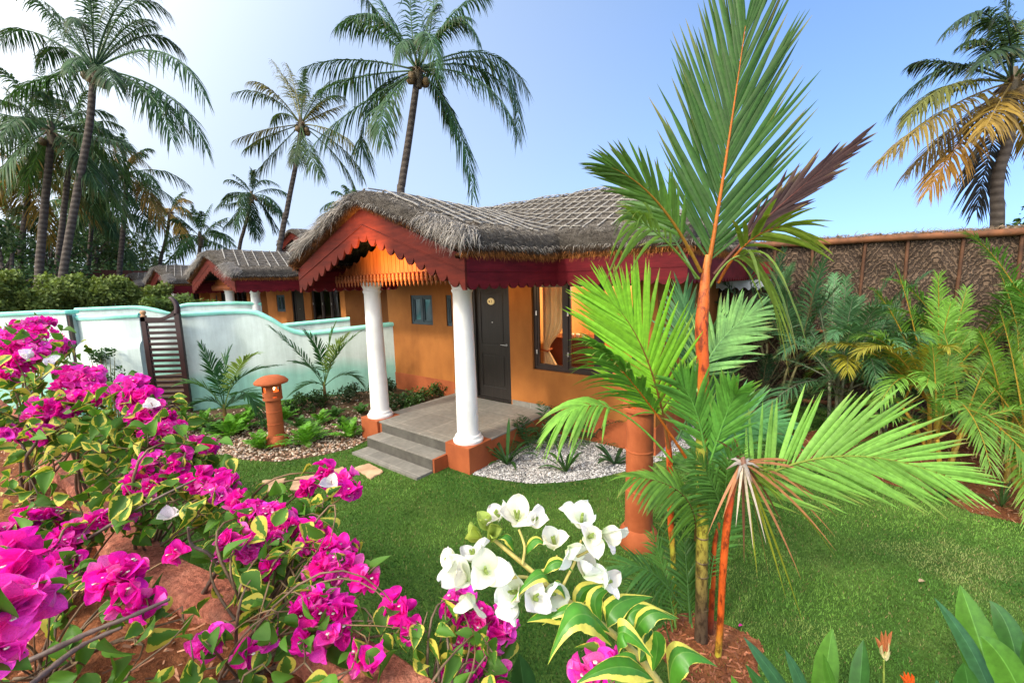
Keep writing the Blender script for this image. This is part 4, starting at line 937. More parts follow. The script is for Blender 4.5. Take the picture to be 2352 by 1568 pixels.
# the big central palm behind the porch
q=lambda x,y: (((650+x/2.4126)*.784),((y/2.4126)*.784))
coco('big central coconut palm rising behind the porch roof',[q(1385,500),q(1375,600),q(1345,820),q(1310,1060),q(1272,1300),q(1262,1430)],15.5,[
 (q(950,425),q(590,472),-.5),(q(1000,540),q(690,640),1.2),(q(910,790),q(640,1035),-1.),(q(1020,830),q(1060,1180),-.3),(q(1165,720),q(1150,1000),-2.6),(q(1650,850),q(1775,1380),-.8),(q(1930,450),q(2095,960),-.8),(q(1850,375),q(2160,640),1.2),(q(1800,560),q(2075,900),-1.6),(q(1640,160),q(1820,310),-1.),(q(1640,90),q(1880,-10),.8),(q(1340,170),q(1330,-300),.6),(q(1480,160),q(1500,-260),1.4),(q(1130,120),q(860,-170),.6),(q(1100,140),q(815,190),1.),(q(1200,170),q(1050,-120),1.4),(q(1440,230),q(1545,530),-2.6),(q(1330,280),q(1230,420),-2.4),(q(1560,700),q(1650,960),1.4),(q(1170,600),q(1000,800),1.6)],6,3.9,(.034,.088,.03),.17,9,L=.85,n=56,w=.024,elev=(75,20))
# the slim palm left of it
coco('slim coconut palm with orange heart beside the big central palm',[q(560,880),q(545,1010),q(520,1180),q(480,1380),q(450,1540),q(440,1568)],21,[
 (q(330,680),q(85,655)),(q(480,640),q(355,425)),(q(520,640),q(450,445)),(q(570,700),q(600,480)),(q(660,700),q(770,570)),(q(300,920),q(90,990)),(q(330,965),q(165,1055)),(q(370,1075),q(225,1235)),(q(620,1070),q(705,1245),-2),(q(720,800),q(870,740)),(q(800,930),q(945,1060)),(q(850,1050),q(995,1260)),(q(830,1130),q(940,1355)),(q(540,1030),q(510,1140),-2),(q(650,780),q(740,700))],5,3.6,(.045,.085,.026),.15,5,L=.8,n=44,w=.024,warm=(.25,(.14,.13,.03)),elev=(85,30))
# small ones near the horizon
coco('small coconut palm with round dark crown above the second roof',[(578,450),(570,490),(560,530),(549,578)],34,[((540,465),(505,470)),((560,420),(535,400)),((600,415),(640,425)),((620,455),(645,500)),((610,480),(630,530)),((545,490),(515,520)),((585,500),(590,545)),((580,410),(575,385))],12,3.3,(.025,.06,.024),.17,4,L=.85,n=36,w=.035,far=True)
coco('short palm with spread fronds just above the third roof',[(460,545),(458,580),(455,615)],27,[((415,540),(380,565)),((420,570),(385,600)),((500,540),(535,560)),((500,560),(540,585)),((450,500),(440,470)),((470,500),(485,470)),((430,515),(405,495)),((495,515),(520,500))],6,2.6,(.035,.085,.025),.16,0,L=.8,n=36,w=.03,far=True,elev=(80,0))
coco('small leaning palm with sunlit orange fronds near the third roof',[(390,490),(385,530),(376,570),(368,605)],32,[((360,470),(330,455)),((415,475),(440,500)),((405,455),(425,440)),((370,500),(345,530)),((410,510),(425,545))],10,2.9,(.05,.085,.025),.16,0,L=.8,n=34,w=.034,far=True,warm=(.45,(.22,.14,.03)))
coco('tall palm with drooping fronds in the grove, nearest the hedge gap',[(290,400),(288,470),(282,540),(274,640)],24,[((320,420),(355,395)),((335,440),(370,520)),((260,430),(235,470)),((320,470),(350,560)),((270,370),(262,335)),((300,370),(318,350))],15,3.4,(.05,.105,.04),.16,3,L=.85,n=40,w=.028,far=True,warm=(.2,(.18,.11,.03)))
coco('dense dark coconut palm with thick straight trunk in the grove',[(118,300),(112,380),(103,470),(95,560),(90,640)],18,[((60,280),(0,320)),((70,330),(5,420)),((110,230),(85,130)),((150,230),(180,140)),((180,290),(265,300)),((170,350),(230,440)),((90,350),(50,440)),((200,310),(290,330)),((60,250),(10,200)),((230,290),(285,360))],16,3.5,(.042,.095,.034),.18,4,L=.9,n=46,w=.026)
coco('coconut palm with sunlit lower fronds and bent trunk beside the dense dark palm',[(62,395),(66,430),(58,500),(47,590)],22,[((30,400),(5,470)),((40,420),(10,440)),((85,420),(110,480)),((60,340),(50,290))],16,3.2,(.07,.08,.022),.15,0,L=.85,n=40,w=.028,far=True,warm=(.5,(.20,.13,.025)))
coco('coconut palm behind the leaning trunk with pale hanging fronds',[(170,310),(158,390),(145,500),(131,640)],21,[((220,300),(300,330)),((215,340),(270,420)),((130,340),(100,420)),((180,250),(200,190)),((140,280),(90,270))],15,3.3,(.055,.11,.045),.16,0,L=.85,n=42,w=.027,far=True,warm=(.3,(.17,.12,.03)))
coco('feathery bushy palm in the middle of the grove',[(215,430),(212,500),(206,580),(202,650)],26,[((180,440),(140,470)),((245,440),(280,480)),((215,380),(210,340)),((190,480),(160,530)),((240,490),(265,540))],14,3.2,(.05,.11,.05),.15,0,L=.8,n=38,w=.032,far=True,elev=(85,-65))
coco('palm tip peeking over the porch thatch',[(812,475),(812,520),(812,560)],19,[((770,480),(730,500)),((780,495),(745,515)),((800,455),(795,440)),((785,470),(750,480))],6,1.7,(.035,.085,.025),.14,0,L=.5,n=36,w=.02,far=True,elev=(85,20))
# right hand palm, warm sun painted into the golden frond colours
q=lambda x,y: (1881.6+.35*x,.35*y)
sun_gold=(.22,.15,.03); gre=(.06,.105,.03); drk=(.035,.07,.032)
coco('sun-gilded coconut palm above the woven fence',[q(1265,540),q(1262,760),q(1232,960),q(1180,1120),q(1165,1300),q(1168,1480)],11.5,[
 (q(830,720),q(388,1060),-1.2,(.20,.145,.03)),(q(900,830),q(583,1120),-.2,(.15,.10,.03)),(q(840,440),q(468,735),.6,drk),(q(860,560),q(575,790),-.6,(.13,.14,.03)),(q(950,905),q(722,1245),-1.,(.27,.14,.025)),(q(1080,900),q(898,1185),.5,(.17,.115,.025)),(q(1120,110),q(832,205),-.5,drk),(q(1130,160),q(962,275),.3,gre),(q(1170,690),q(1085,850),-1.8,(.26,.17,.035)),(q(820,410),q(600,430),1.,drk),(q(1250,180),q(1180,-150),.3,drk),(q(1330,180),q(1500,60),.4,gre),(q(1450,420),q(1620,640),-.6,gre),(q(1450,620),q(1600,980),-.3,sun_gold),(q(1360,760),q(1450,1060),.6,sun_gold),(q(1120,1000),q(1030,1375),.9,(.05,.05,.05)),(q(1210,330),q(1060,420),-1.6,drk),(q(1250,260),q(1190,90),-1.4,drk)],5,3.2,(.05,.09,.03),.17,5,L=.80,n=60,w=.022,droop=.75,elev=(60,20))

# ------------------------------------------------------------------ background trees, hedge, far tree line
M_foli=leafmat('broad_leaf',.25,.5,.3)
def foliage(mb,cen,rad,n,size,colr,var=.4,flat=1.0):
    cen=np.asarray(cen,float); m=len(cen); k=rng.integers(0,m,n); d=nrm(rng.normal(size=(n,3))); r=np.asarray(rad)[k]*rng.uniform(.35,1.0,n)**.5
    P=cen[k]+d*r[:,None]*np.array([1,1,flat]); s=size*rng.uniform(.6,1.3,n)
    tv=np.array([[0,0,0],[.32,.45,.06],[0,1,-.1],[-.32,.45,.06]]); 
    sh=np.clip(.62+.38*d[:,2]+.18*rng.normal(size=n),.3,1.3)[:,None]*(1+var*rng.uniform(-1,1,(n,1)))*.5+.35  # shading put into the leaf colour: clumps lighter on top, darker below
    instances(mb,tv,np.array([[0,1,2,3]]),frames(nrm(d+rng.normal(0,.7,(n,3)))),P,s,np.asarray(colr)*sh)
def tree(label,px,Y,h_px,spread,colr,n=2500,leaf=.22,name='tree',group='broadleaf trees behind the garden wall',trunk=True):
    b=at(px,650,Y); top=at(px,h_px,Y)[2]; base=np.array([b[0],b[1],0]); t=thing(name,label,'tree',tuple(base),group=group)
    mb=MB(); P=[base,base+np.array([rng.normal(0,.15),0,top*.35]),base+np.array([rng.normal(0,.3),rng.normal(0,.3),top*.7])]; tube(mb,P,[.14,.11,.06],8)
    cen=[];rad=[]
    for i in range(22):
        z=top*rng.uniform(.32,.98); sp=spread*math.sin(min(1,max(.15,(1.05-z/top)*1.5))*PI/2); a=rng.uniform(0,6.28); q=base+np.array([math.cos(a)*sp*rng.uniform(.2,1),math.sin(a)*sp*rng.uniform(.2,1),z]); cen.append(q); rad.append(spread*rng.uniform(.22,.42))
        j=base+np.array([0,0,min(z*.75,top*.65)]); tube(mb,[j,(j+q)/2+np.array([0,0,.15]),q],[.05,.035,.015],5,cap=False)
    mb.build('trunk',M_bark,t,True)
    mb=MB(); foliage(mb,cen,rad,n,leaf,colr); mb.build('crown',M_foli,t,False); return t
tree('dark bushy tree below the palms where the frame cuts it',15,19,480,2.2,(.06,.13,.045),2600,.20)
tree('bushy tree between the two thickest palm trunks',120,23,520,2.6,(.07,.15,.055),2600,.22)
tree('tall airy green tree behind the feathery palm',222,28,455,3.0,(.09,.19,.07),4200,.2)
tree('rounded green tree behind the hedge near the third cottage',262,30,530,2.6,(.09,.19,.065),2600,.24)
tree('pale distant tree beyond the third roof',330,38,560,3.2,(.06,.115,.055),2200,.3)
tree('leafy tree top showing over the woven fence',2352,11,500,1.3,(.04,.10,.022),2200,.13)
def hedge(label,x0,x1,Y0,Y1,yt,colr,n=9000,leaf=.14,dep=1.6):
    a=at(x0,yt[0],Y0); b=at(x1,yt[1],Y1); cen=[];rad=[]
    loc=((a+b)/2)*np.array([1,1,0])
    t=thing('hedge',label,'hedge',tuple(loc),group='hedges behind the garden walls')
    m=int(np.linalg.norm((b-a)[:2])*34)
    for i in range(m):
        f=rng.random(); p=a+(b-a)*f; z=p[2]-.25+.25*math.sin(f*23)*math.sin(f*7); 
        cen.append([p[0],p[1]+rng.uniform(0,dep),z*rng.uniform(.25,1.06)**.6]); rad.append(rng.uniform(.18,.36))
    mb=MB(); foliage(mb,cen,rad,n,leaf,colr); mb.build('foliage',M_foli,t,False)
    mb=MB()
    for i in range(0,m,18): c=cen[i]; tube(mb,[(c[0],c[1],0),(c[0]+.1,c[1],c[2]*.6),tuple(c)],[.03,.022,.008],5)
    mb.build('stems',M_bark,t,True)
hedge('low yellow green bamboo hedge behind the straight white wall',-60,322,13,16,(625,652),(.20,.27,.055),34000,.13)
hedge('green hedge between the wall and the third cottage',318,440,15.0,16.5,(668,690),(.15,.24,.05),14000,.13)
# red laterite wall beyond the hedge
a=at(-120,612,20); b=at(330,622,29); mb=MB(); T_=np.array([a,b]); Bt=T_.copy(); Bt[:,2]=0; strip_board(mb,T_,Bt,(.1,.25,0)); single('laterite_wall',mb,mat('laterite',(.13,.04,.022),(.22,.07,.04),3,.9,.4,30),'red laterite boundary wall behind the yellow green hedge','wall',smooth=False)
mb=MB(); cen=[];rad=[]
for i in range(150):
    x=rng.uniform(-110,95); cen.append([x,rng.uniform(95,125),rng.uniform(.5,6.5)]); rad.append(rng.uniform(2,4.5))
foliage(mb,cen,rad,22000,1.1,(.17,.25,.20),.25); single('far_treeline',mb,M_foli,'hazy far line of trees on the horizon',None,kind='stuff',smooth=False)  # aerial haze mixed into the paler leaf colour

def stemmat():
    m,nt,b=newmat('scarred_palm_stem'); a=N(nt,'ShaderNodeAttribute',attribute_name='tint')
    f=noise(nt,26,7,.72,stretch=(1,1,.45)); v=ramp(nt,f,[(.38,(1.1,1.1,1.05)),(.50,(.92,.90,.88)),(.57,(.38,.33,.30)),(.70,(.13,.11,.11))]); g=ramp(nt,noise(nt,5,4),[(.3,(.75,.75,.75)),(.7,(1.15,1.15,1.15))])
    nt.links.new(mixc(nt,1.,mixc(nt,1.,a.outputs['Color'],v,'MULTIPLY'),g,'MULTIPLY'),b.inputs['Base Color']); b.inputs['Roughness'].default_value=.5; bump(nt,b,f,.35); return m
M_scar=stemmat()
# ------------------------------------------------------------------ red stemmed palm in the foreground
PB_=G(1612,1472); PY=PB_[1]
lp=thing('lipstick_palm','red stemmed clumping palm with huge upright frond on the lawn','palm tree',(PB_[0],PB_[1],0))
def stem(px,rad,cols,name='stem',dY=0,Yb=None):
    Y=PY+dY; P=[at(x,y,Y) for x,y in px]; P=densify(P,8); r=np.interp(np.linspace(0,1,len(P)),np.linspace(0,1,len(rad)),rad)*Y/F
    z=np.linspace(0,1,len(P)); C=np.stack([np.interp(z,np.linspace(0,1,len(cols)),[c[k] for c in cols]) for k in range(3)],-1)
    mb=MB(); tube(mb,P,r,14,C); return mb,P,r
YG=(.36,.34,.035); GN=(.16,.22,.03); BR=(.075,.055,.04); OR=(.58,.095,.012); RD=(.42,.05,.012)
zy=lambda y:y
mb,P,r=stem([(1610,1478),(1611,1400),(1612,1300),(1613,1200),(1612,1100),(1612,1000),(1614,925)],[16.5,15,14.5,14.5,14,13.5,13],[BR,(.12,.08,.045),(.28,.22,.05),YG,YG,(.30,.33,.04),(.24,.30,.04)]); mb.build('stem',M_scar,lp,True)
for y in (1395,1320,1288,1232,1178,1112,1060,985):
    c=at(1612.5,y,PY); rr=14.8*PY/F; mb=MB(); lathe(mb,[(rr*.98,-.006),(rr*1.05,-.003),(rr*1.05,.003),(rr*.98,.006)],c,16,np.array([.13,.09,.04])); mb.build('stem_ring',M_scar,lp,True)
mb,P,r=stem([(1614,930),(1615,850),(1612,790),(1612,740),(1616,690),(1620,640),(1626,585)],[13,13.5,14.5,14.5,13,10,5.5],[(.34,.30,.03),OR,OR,OR,(.62,.13,.015),(.6,.14,.02),(.55,.2,.03)]); mb.build('crownshaft',M_scar,lp,True)
mb,P,r=stem([(1549,1465),(1548,1380),(1545,1260),(1541,1210),(1540,1120),(1536,1030),(1528,975)],[7,6.5,6.5,7.5,8,7,4],[(.25,.22,.05),YG,YG,OR,OR,OR,(.5,.16,.03)],dY=.10); mb.build('stem',M_scar,lp,True)
mb,P,r=stem([(1649,1505),(1655,1420),(1660,1320),(1668,1220),(1678,1150),(1692,1090),(1703,1062)],[8,8,8.5,9,8,6,4],[YG,OR,OR,OR,RD,(.3,.10,.03),(.2,.09,.04)],dY=-.12); mb.build('stem',M_scar,lp,True)
mb,P,r=stem([(1630,1465),(1634,1400),(1637,1330),(1640,1260),(1652,1200)],[8,7,7,6,3],[BR,RD,OR,OR,OR],dY=.06); mb.build('stem',M_scar,lp,True)
def pf(p0,mid,tip,dY=0,dYm=None,d0=0,face=True,**k):
    a=at(*p0,PY+d0); c=at(*tip,PY+dY); m=at(*mid,PY+((d0+dY)/2 if dYm is None else dYm)); b=2*m-.5*(a+c)
    if face:
        vd=nrm(CAM-m); T=nrm(c-a); sd_=np.cross(vd,T)+vd*k.pop('roll',0.); k['side']=sd_
    k.setdefault('tip',(.30,.24,.07))
    if 'tipc' in k: k['tip']=k.pop('tipc')
    mb=MB(); frond(mb,a,b,c,**k); return mb
G1=(.036,.10,.016); G2=(.20,.46,.03); G3=(.20,.42,.07); G4=(.10,.25,.04)
kw=dict(seg=6,fold=True,jit=3.6,var=.26)
# giant upright frond
pf((1622,640),(1662,400),(1712,60),dY=.15,roll=.25,n=46,L=.90,w=.0125,a0=39,a1=12,droop=.02,vee=6,colr=G1,pet=.10,stem=.016,prof=(.85,1.0,.62),stemc=(.5,.15,.02),**kw).build('frond',M_leaf,lp,True)
# left and right partner fronds of the crown
pf((1610,625),(1515,470),(1405,385),dY=-.1,face=True,roll=-.15,n=30,L=.38,w=.009,a0=38,a1=9,droop=.12,vee=10,colr=(.075,.17,.03),pet=.2,stem=.011,prof=(.8,1,.5),stemc=(.3,.16,.02),tipc=(.18,.12,.05),**kw).build('frond',M_leaf,lp,True)
pf((1600,640),(1530,520),(1465,440),dY=.5,roll=.3,n=24,L=.34,w=.012,a0=50,a1=20,droop=.12,vee=10,colr=(.07,.15,.04),pet=.3,stem=.009,prof=(.7,1,.5),**kw).build('frond',M_leaf,lp,True)
pf((1640,630),(1762,500),(1945,345),dY=-.05,roll=.15,n=26,L=.34,w=.012,a0=22,a1=5,droop=.05,vee=5,colr=(.055,.026,.022),pet=.25,stem=.012,prof=(.8,1,.6),stemc=(.12,.04,.03),**kw).build('frond',M_leaf,lp,True)['label']='dark brown closed frond pointing right'
pf((1650,650),(1720,555),(1810,520),dY=-.25,roll=.6,n=16,L=.34,w=.013,a0=55,a1=18,droop=.35,vee=0,colr=(.16,.24,.03),pet=.35,stem=.010,prof=(.7,1,.6),stemc=(.4,.12,.02),tipc=(.4,.25,.05),gap=.35,**kw).build('frond',M_leaf,lp,True)
pf((1605,640),(1520,545),(1450,505),dY=-.3,roll=.6,n=14,L=.34,w=.012,a0=55,a1=20,droop=.7,vee=0,colr=(.14,.25,.03),pet=.35,stem=.008,prof=(.7,1,.6),gap=.4,**kw).build('frond',M_leaf,lp,True)
pf((1630,660),(1690,590),(1755,610),dY=-.2,roll=.8,n=12,L=.42,w=.010,a0=60,a1=30,droop=1.2,vee=0,colr=(.14,.22,.04),pet=.4,stem=.008,gap=.45,tipc=(.3,.22,.08),**kw).build('frond',M_leaf,lp,True)
# bright fan frond on the left stem
pf((1536,1030),(1490,835),(1412,700),dY=-.10,roll=.2,n=40,L=.58,w=.012,a0=52,a1=10,droop=.05,vee=6,colr=G2,pet=.18,stem=.010,prof=(.8,1.0,.5),stemc=(.22,.10,.03),**kw).build('frond',M_leaf,lp,True)
pf((1555,1010),(1600,900),(1625,780),dY=.25,roll=.2,n=26,L=.44,w=.011,a0=45,a1=15,droop=.05,vee=6,colr=(.05,.13,.03),pet=.2,stem=.009,prof=(.8,1,.6),**kw).build('frond',M_leaf,lp,True)
# darker frond hanging left in front of the clay lamp
pf((1575,1050),(1470,900),(1370,790),dY=-.25,roll=-.7,n=32,L=.40,w=.010,a0=40,a1=12,droop=.45,vee=-10,colr=(.10,.26,.035),pet=.3,stem=.010,prof=(.8,1,.5),stemc=(.5,.14,.02),**kw).build('frond',M_leaf,lp,True)
# pale green frond behind the crownshaft
pf((1600,900),(1650,790),(1735,715),dY=.35,roll=.2,n=32,L=.44,w=.011,a0=50,a1=12,droop=.08,vee=6,colr=(.24,.46,.13),pet=.15,stem=.009,prof=(.8,1,.6),**kw).build('frond',M_leaf,lp,True)
pf((1610,880),(1585,800),(1570,690),dY=.35,roll=.3,n=22,L=.38,w=.011,a0=40,a1=12,droop=.08,vee=6,colr=(.06,.17,.06),pet=.2,stem=.009,prof=(.8,1,.6),**kw).build('frond',M_leaf,lp,True)
# big frond sweeping right over the lawn
pf((1640,1175),(1880,1052),(2185,1098),dY=-.25,roll=.35,n=42,L=.62,w=.0125,a0=62,a1=12,droop=.06,vee=8,colr=G3,pet=.10,stem=.011,prof=(.75,1.0,.5),stemc=(.25,.32,.05),**kw).build('frond',M_leaf,lp,True)
# second frond above it
pf((1615,1110),(1672,985),(1800,985),dY=.15,roll=.3,n=32,L=.46,w=.0125,a0=58,a1=18,droop=.12,vee=5,colr=(.13,.34,.11),pet=.08,stem=.010,prof=(.9,1.0,.6),**kw).build('frond',M_leaf,lp,True)
pf((1625,1080),(1600,950),(1560,880),dY=-.18,roll=.3,n=24,L=.34,w=.010,a0=45,a1=14,droop=.10,vee=5,colr=(.11,.30,.045),pet=.15,stem=.009,prof=(.8,1,.6),**kw).build('frond',M_leaf,lp,True)
pf((1622,1090),(1665,960),(1690,905),dY=-.20,roll=.3,n=22,L=.32,w=.011,a0=42,a1=14,droop=.10,vee=5,colr=(.12,.33,.05),pet=.1,stem=.009,prof=(.8,1,.6),**kw).build('frond',M_leaf,lp,True)
# drooping frond to the left
pf((1545,1060),(1410,940),(1290,960),dY=-.35,roll=.9,n=18,L=.27,w=.0095,a0=50,a1=14,droop=.55,vee=0,colr=(.17,.38,.05),pet=.52,stem=.008,prof=(.7,1,.7),**kw).build('frond',M_leaf,lp,True)
# low arching fronds between the stems
pf((1596,1240),(1572,1140),(1455,1095),dY=-.30,roll=.8,n=30,L=.26,w=.011,a0=75,a1=25,droop=.40,vee=12,colr=(.11,.24,.03),pet=.1,stem=.007,prof=(.8,1,.6),stemc=(.15,.10,.03),**kw).build('frond',M_leaf,lp,True)
pf((1570,1400),(1490,1310),(1405,1310),dY=-.15,roll=.7,n=22,L=.26,w=.008,a0=60,a1=15,droop=.25,vee=8,colr=(.055,.15,.03),pet=.15,stem=.006,**kw).build('frond',M_leaf,lp,True)
pf((1585,1430),(1575,1280),(1560,1120),dY=.18,roll=.5,n=32,L=.34,w=.008,a0=55,a1=20,droop=.3,vee=8,colr=(.045,.12,.025),pet=.1,stem=.007,**kw).build('frond',M_leaf,lp,True)
pf((1540,1480),(1500,1380),(1440,1350),dY=-.2,roll=.7,n=18,L=.22,w=.007,a0=60,a1=20,droop=.3,vee=8,colr=(.05,.14,.025),pet=.1,stem=.005,**kw).build('frond',M_leaf,lp,True)
pf((1685,1130),(1700,1090),(1760,1080),dY=-.15,roll=.6,n=14,L=.26,w=.010,a0=70,a1=30,droop=.6,vee=0,colr=(.15,.25,.03),pet=.1,stem=.006,**kw).build('frond',M_leaf,lp,True)
for (a_,b_,c_,d_) in [((1668,1215),(1640,1120),(1595,1050),-.16),((1655,1240),(1625,1150),(1580,1110),-.14),((1672,1190),(1668,1100),(1690,1030),-.16),((1552,1440),(1530,1330),(1500,1230),.12),((1545,1450),(1515,1360),(1462,1290),.2),((1590,1440),(1585,1330),(1600,1200),.2),((1625,1300),(1600,1190),(1545,1150),.22),((1600,1130),(1590,1070),(1545,1055),.2),((1630,1350),(1650,1240),(1690,1180),.15),((1640,1180),(1665,1100),(1720,1075),.1)]:
    pf(a_,b_,c_,dY=d_,roll=.5,n=24,L=.27,w=.0075,a0=58,a1=20,droop=.32,vee=6,colr=np.array((.07,.18,.03))*rng.uniform(.75,1.3),pet=.1,stem=.006,**kw).build('frond',M_leaf,lp,True)
# withered frond
mb=MB(); c=at(1706,1062,PY-.14)
for (x,y,dy,cl) in [(1625,1228,-.1,1),(1683,1155,0,1),(1709,1292,-.05,0),(1740,1325,-.08,3),(1805,1372,-.1,3),(1800,1355,-.05,2),(1845,1432,-.12,3),(1918,1262,-.1,1),(1918,1232,.05,1),(1922,1186,.1,1),(1958,1140,.1,1),(1910,1094,.12,1),(1872,1088,.1,1),(1920,1280,.15,3),(1760,1250,-.15,2),(1770,1340,.1,1),(1690,1210,-.15,2),(1870,1150,.0,1),(1800,1210,.05,0),(1730,1260,-.1,2),(1840,1330,-.05,1),(1660,1190,-.1,1),(1790,1120,.1,0),(1640,1010,0,0),(1682,1000,.05,0)]:
    e=at(x,y,PY-.14+dy); m=(c+e)/2+np.array([0,0,.16*np.linalg.norm((e-c)[:2])+.02]); t_=np.linspace(0,1,9); P=bez(c,m,e,t_); wv=nrm(np.cross(nrm(e-c),nrm(CAM-c)+rng.normal(0,.45,3)))*.0085
    wd=np.interp(t_,[0,.15,.6,1],[.5,1,.8,.05])[:,None]; v=np.stack([P-wv*wd,P+wv*wd],1).reshape(-1,3)
    cc=[(.16,.07,.04),(.45,.20,.09),(.62,.52,.42),(.24,.27,.03)][cl]; f=[[2*i,2*i+1,2*i+3,2*i+2] for i in range(8)]; mb.add(v,f,np.array(cc))
tube(mb,[at(1692,1095,PY-.13),c,c+np.array([0,0,.05])],[.016,.022,.008],8,np.array([.30,.16,.11]))
for k in range(10):
    d=nrm(np.array([rng.normal(),rng.normal()*.5,rng.normal()*.6-.3])); P=np.array([c,c+d*.05,c+d*.11+np.array([0,0,-.03])]); tube(mb,P,[.014,.009,.002],5,np.array([[.5,.42,.36],[.6,.55,.5],[.35,.2,.12]])*rng.uniform(.6,1.1))
mb.build('withered_frond',M_leaf,lp,False)

# ------------------------------------------------------------------ areca palms by the fence
def areca(label,px,Y,nst,hs,colr,yel=0.,n=30,seed=0,R=1.1,stemc=(.42,.30,.05),spread=.5,dense=1.0,bare=.45):
    b=at(px,900,Y); base=np.array([b[0],b[1],0]); t=thing('areca_palm',label,'palm',tuple(base),group='areca palms along the fence')
    for i in range(nst):
        a=rng.uniform(0,6.28); o=np.array([math.cos(a),math.sin(a),0])*rng.uniform(.03,.16); lean=np.array([math.cos(a),math.sin(a)*.6,0])*rng.uniform(.1,spread); h=hs*rng.uniform(.6,1.05)
        p0=base+o; p1=base+o+lean*.25+np.array([0,0,h*bare*.55]); p2=base+o+lean*.6+np.array([0,0,h*bare])
        mb=MB(); tt=np.linspace(0,1,10); P=bez(p0,p1,p2,tt); C=np.array(stemc)[None]*np.interp(tt,[0,1],[.7,1.15])[:,None]; tube(mb,P,np.linspace(.028,.018,10),8,C); mb.build('stem',M_barkt,t,True)
        for k in range(int((5+rng.integers(0,3))*dense)):
            e=math.radians(rng.uniform(15,82)); az=rng.uniform(0,6.28) if k>1 else a+rng.normal(0,.5); d=np.array([math.cos(e)*math.cos(az),math.cos(e)*math.sin(az),math.sin(e)]); rr=R*rng.uniform(1.25,1.9)
            q1=p2+d*rr*.6+np.array([0,0,.08]); q2=p2+d*rr*.98+np.array([0,0,-rr*.55*math.cos(e)])
            k_=np.array(colr)*rng.uniform(.7,1.25); 
            if rng.random()<yel: k_=np.array([.36,.34,.04])*rng.uniform(.6,1.1)
            mb=MB(); frond(mb,p2,q1,q2,n=n+18,L=.31*R,w=.0075*R,a0=58,a1=24,droop=.40,vee=24,seg=4,colr=k_,var=.25,pet=.16,stem=.010,prof=(.6,1,.4),stemc=np.array(stemc)*.9,jit=5,fold=False,tip=(.3,.22,.06)); mb.build('frond',M_leaf,t,False)
    return t
areca('dark blue green areca palm beside the canopy at the fence corner',1775,7.0,4,3.0,(.05,.13,.05),0,seed=1,R=1.15,stemc=(.16,.15,.07))
areca('blue green areca palm with pale grey trunk in front of the fence',1925,6.2,5,2.35,(.07,.17,.07),.02,R=1.15,stemc=(.24,.26,.18),spread=.35)
areca('dark areca palm low against the fence between the taller clumps',2030,6.3,4,1.7,(.06,.14,.05),0,R=.9,stemc=(.2,.22,.12))
areca('sunlit areca palm with yellow stems spreading wide',2165,5.2,4,1.95,(.15,.31,.045),.10,R=1.15,stemc=(.50,.30,.04),spread=.75)  # sunlight put into the brighter leaf colour
areca('tallest areca clump with many stems by the fence',2330,5.3,5,2.75,(.11,.26,.045),.05,R=1.25,stemc=(.46,.30,.05),spread=.7)
areca('bushy areca behind the sunlit one, against the fence',2240,6.3,4,2.6,(.09,.21,.04),.05,R=1.25,stemc=(.3,.25,.06),spread=.6)
areca('low bright areca in front of the tallest clump',2345,4.5,4,1.25,(.12,.235,.03),.12,R=.95,stemc=(.48,.32,.05),spread=.5)
areca('small areca with arching bright leaves low at the soil bed edge',2190,4.6,3,1.15,(.13,.27,.04),.08,R=.85,stemc=(.45,.30,.05),spread=.4,bare=.5)
areca('young areca at the soil bed between fence and lawn',2060,5.6,3,1.1,(.07,.19,.055),.0,R=.8,stemc=(.25,.22,.1))
areca('shaded areca beside the cottage side wall',1710,6.6,3,1.5,(.025,.065,.028),.0,R=.8,stemc=(.12,.11,.06))  # shade put into the darker leaf and stem colours

coco('pale coconut palm far behind the hedge between two trunks',[(175,470),(174,540),(172,620)],32,[((150,450),(120,480)),((200,450),(225,475)),((175,430),(170,400))],16,3.4,(.06,.10,.04),.15,0,L=.8,n=34,w=.035,far=True,warm=(.3,(.22,.15,.04)),elev=(85,-60))
coco('low palm with wide fronds just above the hedge',[(240,520),(238,580),(236,630)],30,[((210,500),(180,530)),((270,500),(305,540)),((240,480),(245,450))],16,3.2,(.05,.095,.035),.15,0,L=.8,n=34,w=.035,far=True,warm=(.3,(.24,.15,.03)),elev=(85,-50))
coco('coconut palm low over the hedge, cut by the picture edge',[(20,520),(20,570),(18,640)],23,[((50,500),(85,540)),((10,470),(-20,450)),((40,480),(70,470))],14,2.8,(.05,.085,.028),.15,0,L=.8,n=36,w=.03,far=True,warm=(.35,(.24,.16,.03)),elev=(85,-50))
# ------------------------------------------------------------------ ferns and low plants in the beds
def fern_mesh(name,n,R,colr,seedv,L=.09,w=.012,up=(25,80)):
    out=[]
    for i in range(n):
        az=i*2.4+rng.normal(0,.2); e=math.radians(rng.uniform(*up)); d=np.array([math.cos(e)*math.cos(az),math.cos(e)*math.sin(az),math.sin(e)]); r=R*rng.uniform(.7,1.15); mb=MB()
        frond(mb,np.zeros(3),d*r*.65,d*r+np.array([math.cos(az)*.1*r,math.sin(az)*.1*r,-.28*r]),n=17,L=L,w=w,a0=80,a1=45,droop=.2,vee=12,seg=2,colr=np.array(colr)*rng.uniform(.7,1.25),var=.3,pet=.12,stem=.004,prof=(.7,1,.25),jit=8); out.append(mb)
    return out
class Stock: pass
def stock(kind,label,cat,mb,pos,group,leafname='foliage'):
    t=thing(kind,label,cat,(0,0,0),group=group)
    for m_ in mb: m_.build('frond',M_leaf,t,False)
    t.location=tuple(pos); return t
FG=(.13,.34,.03); FD=(.055,.15,.028)
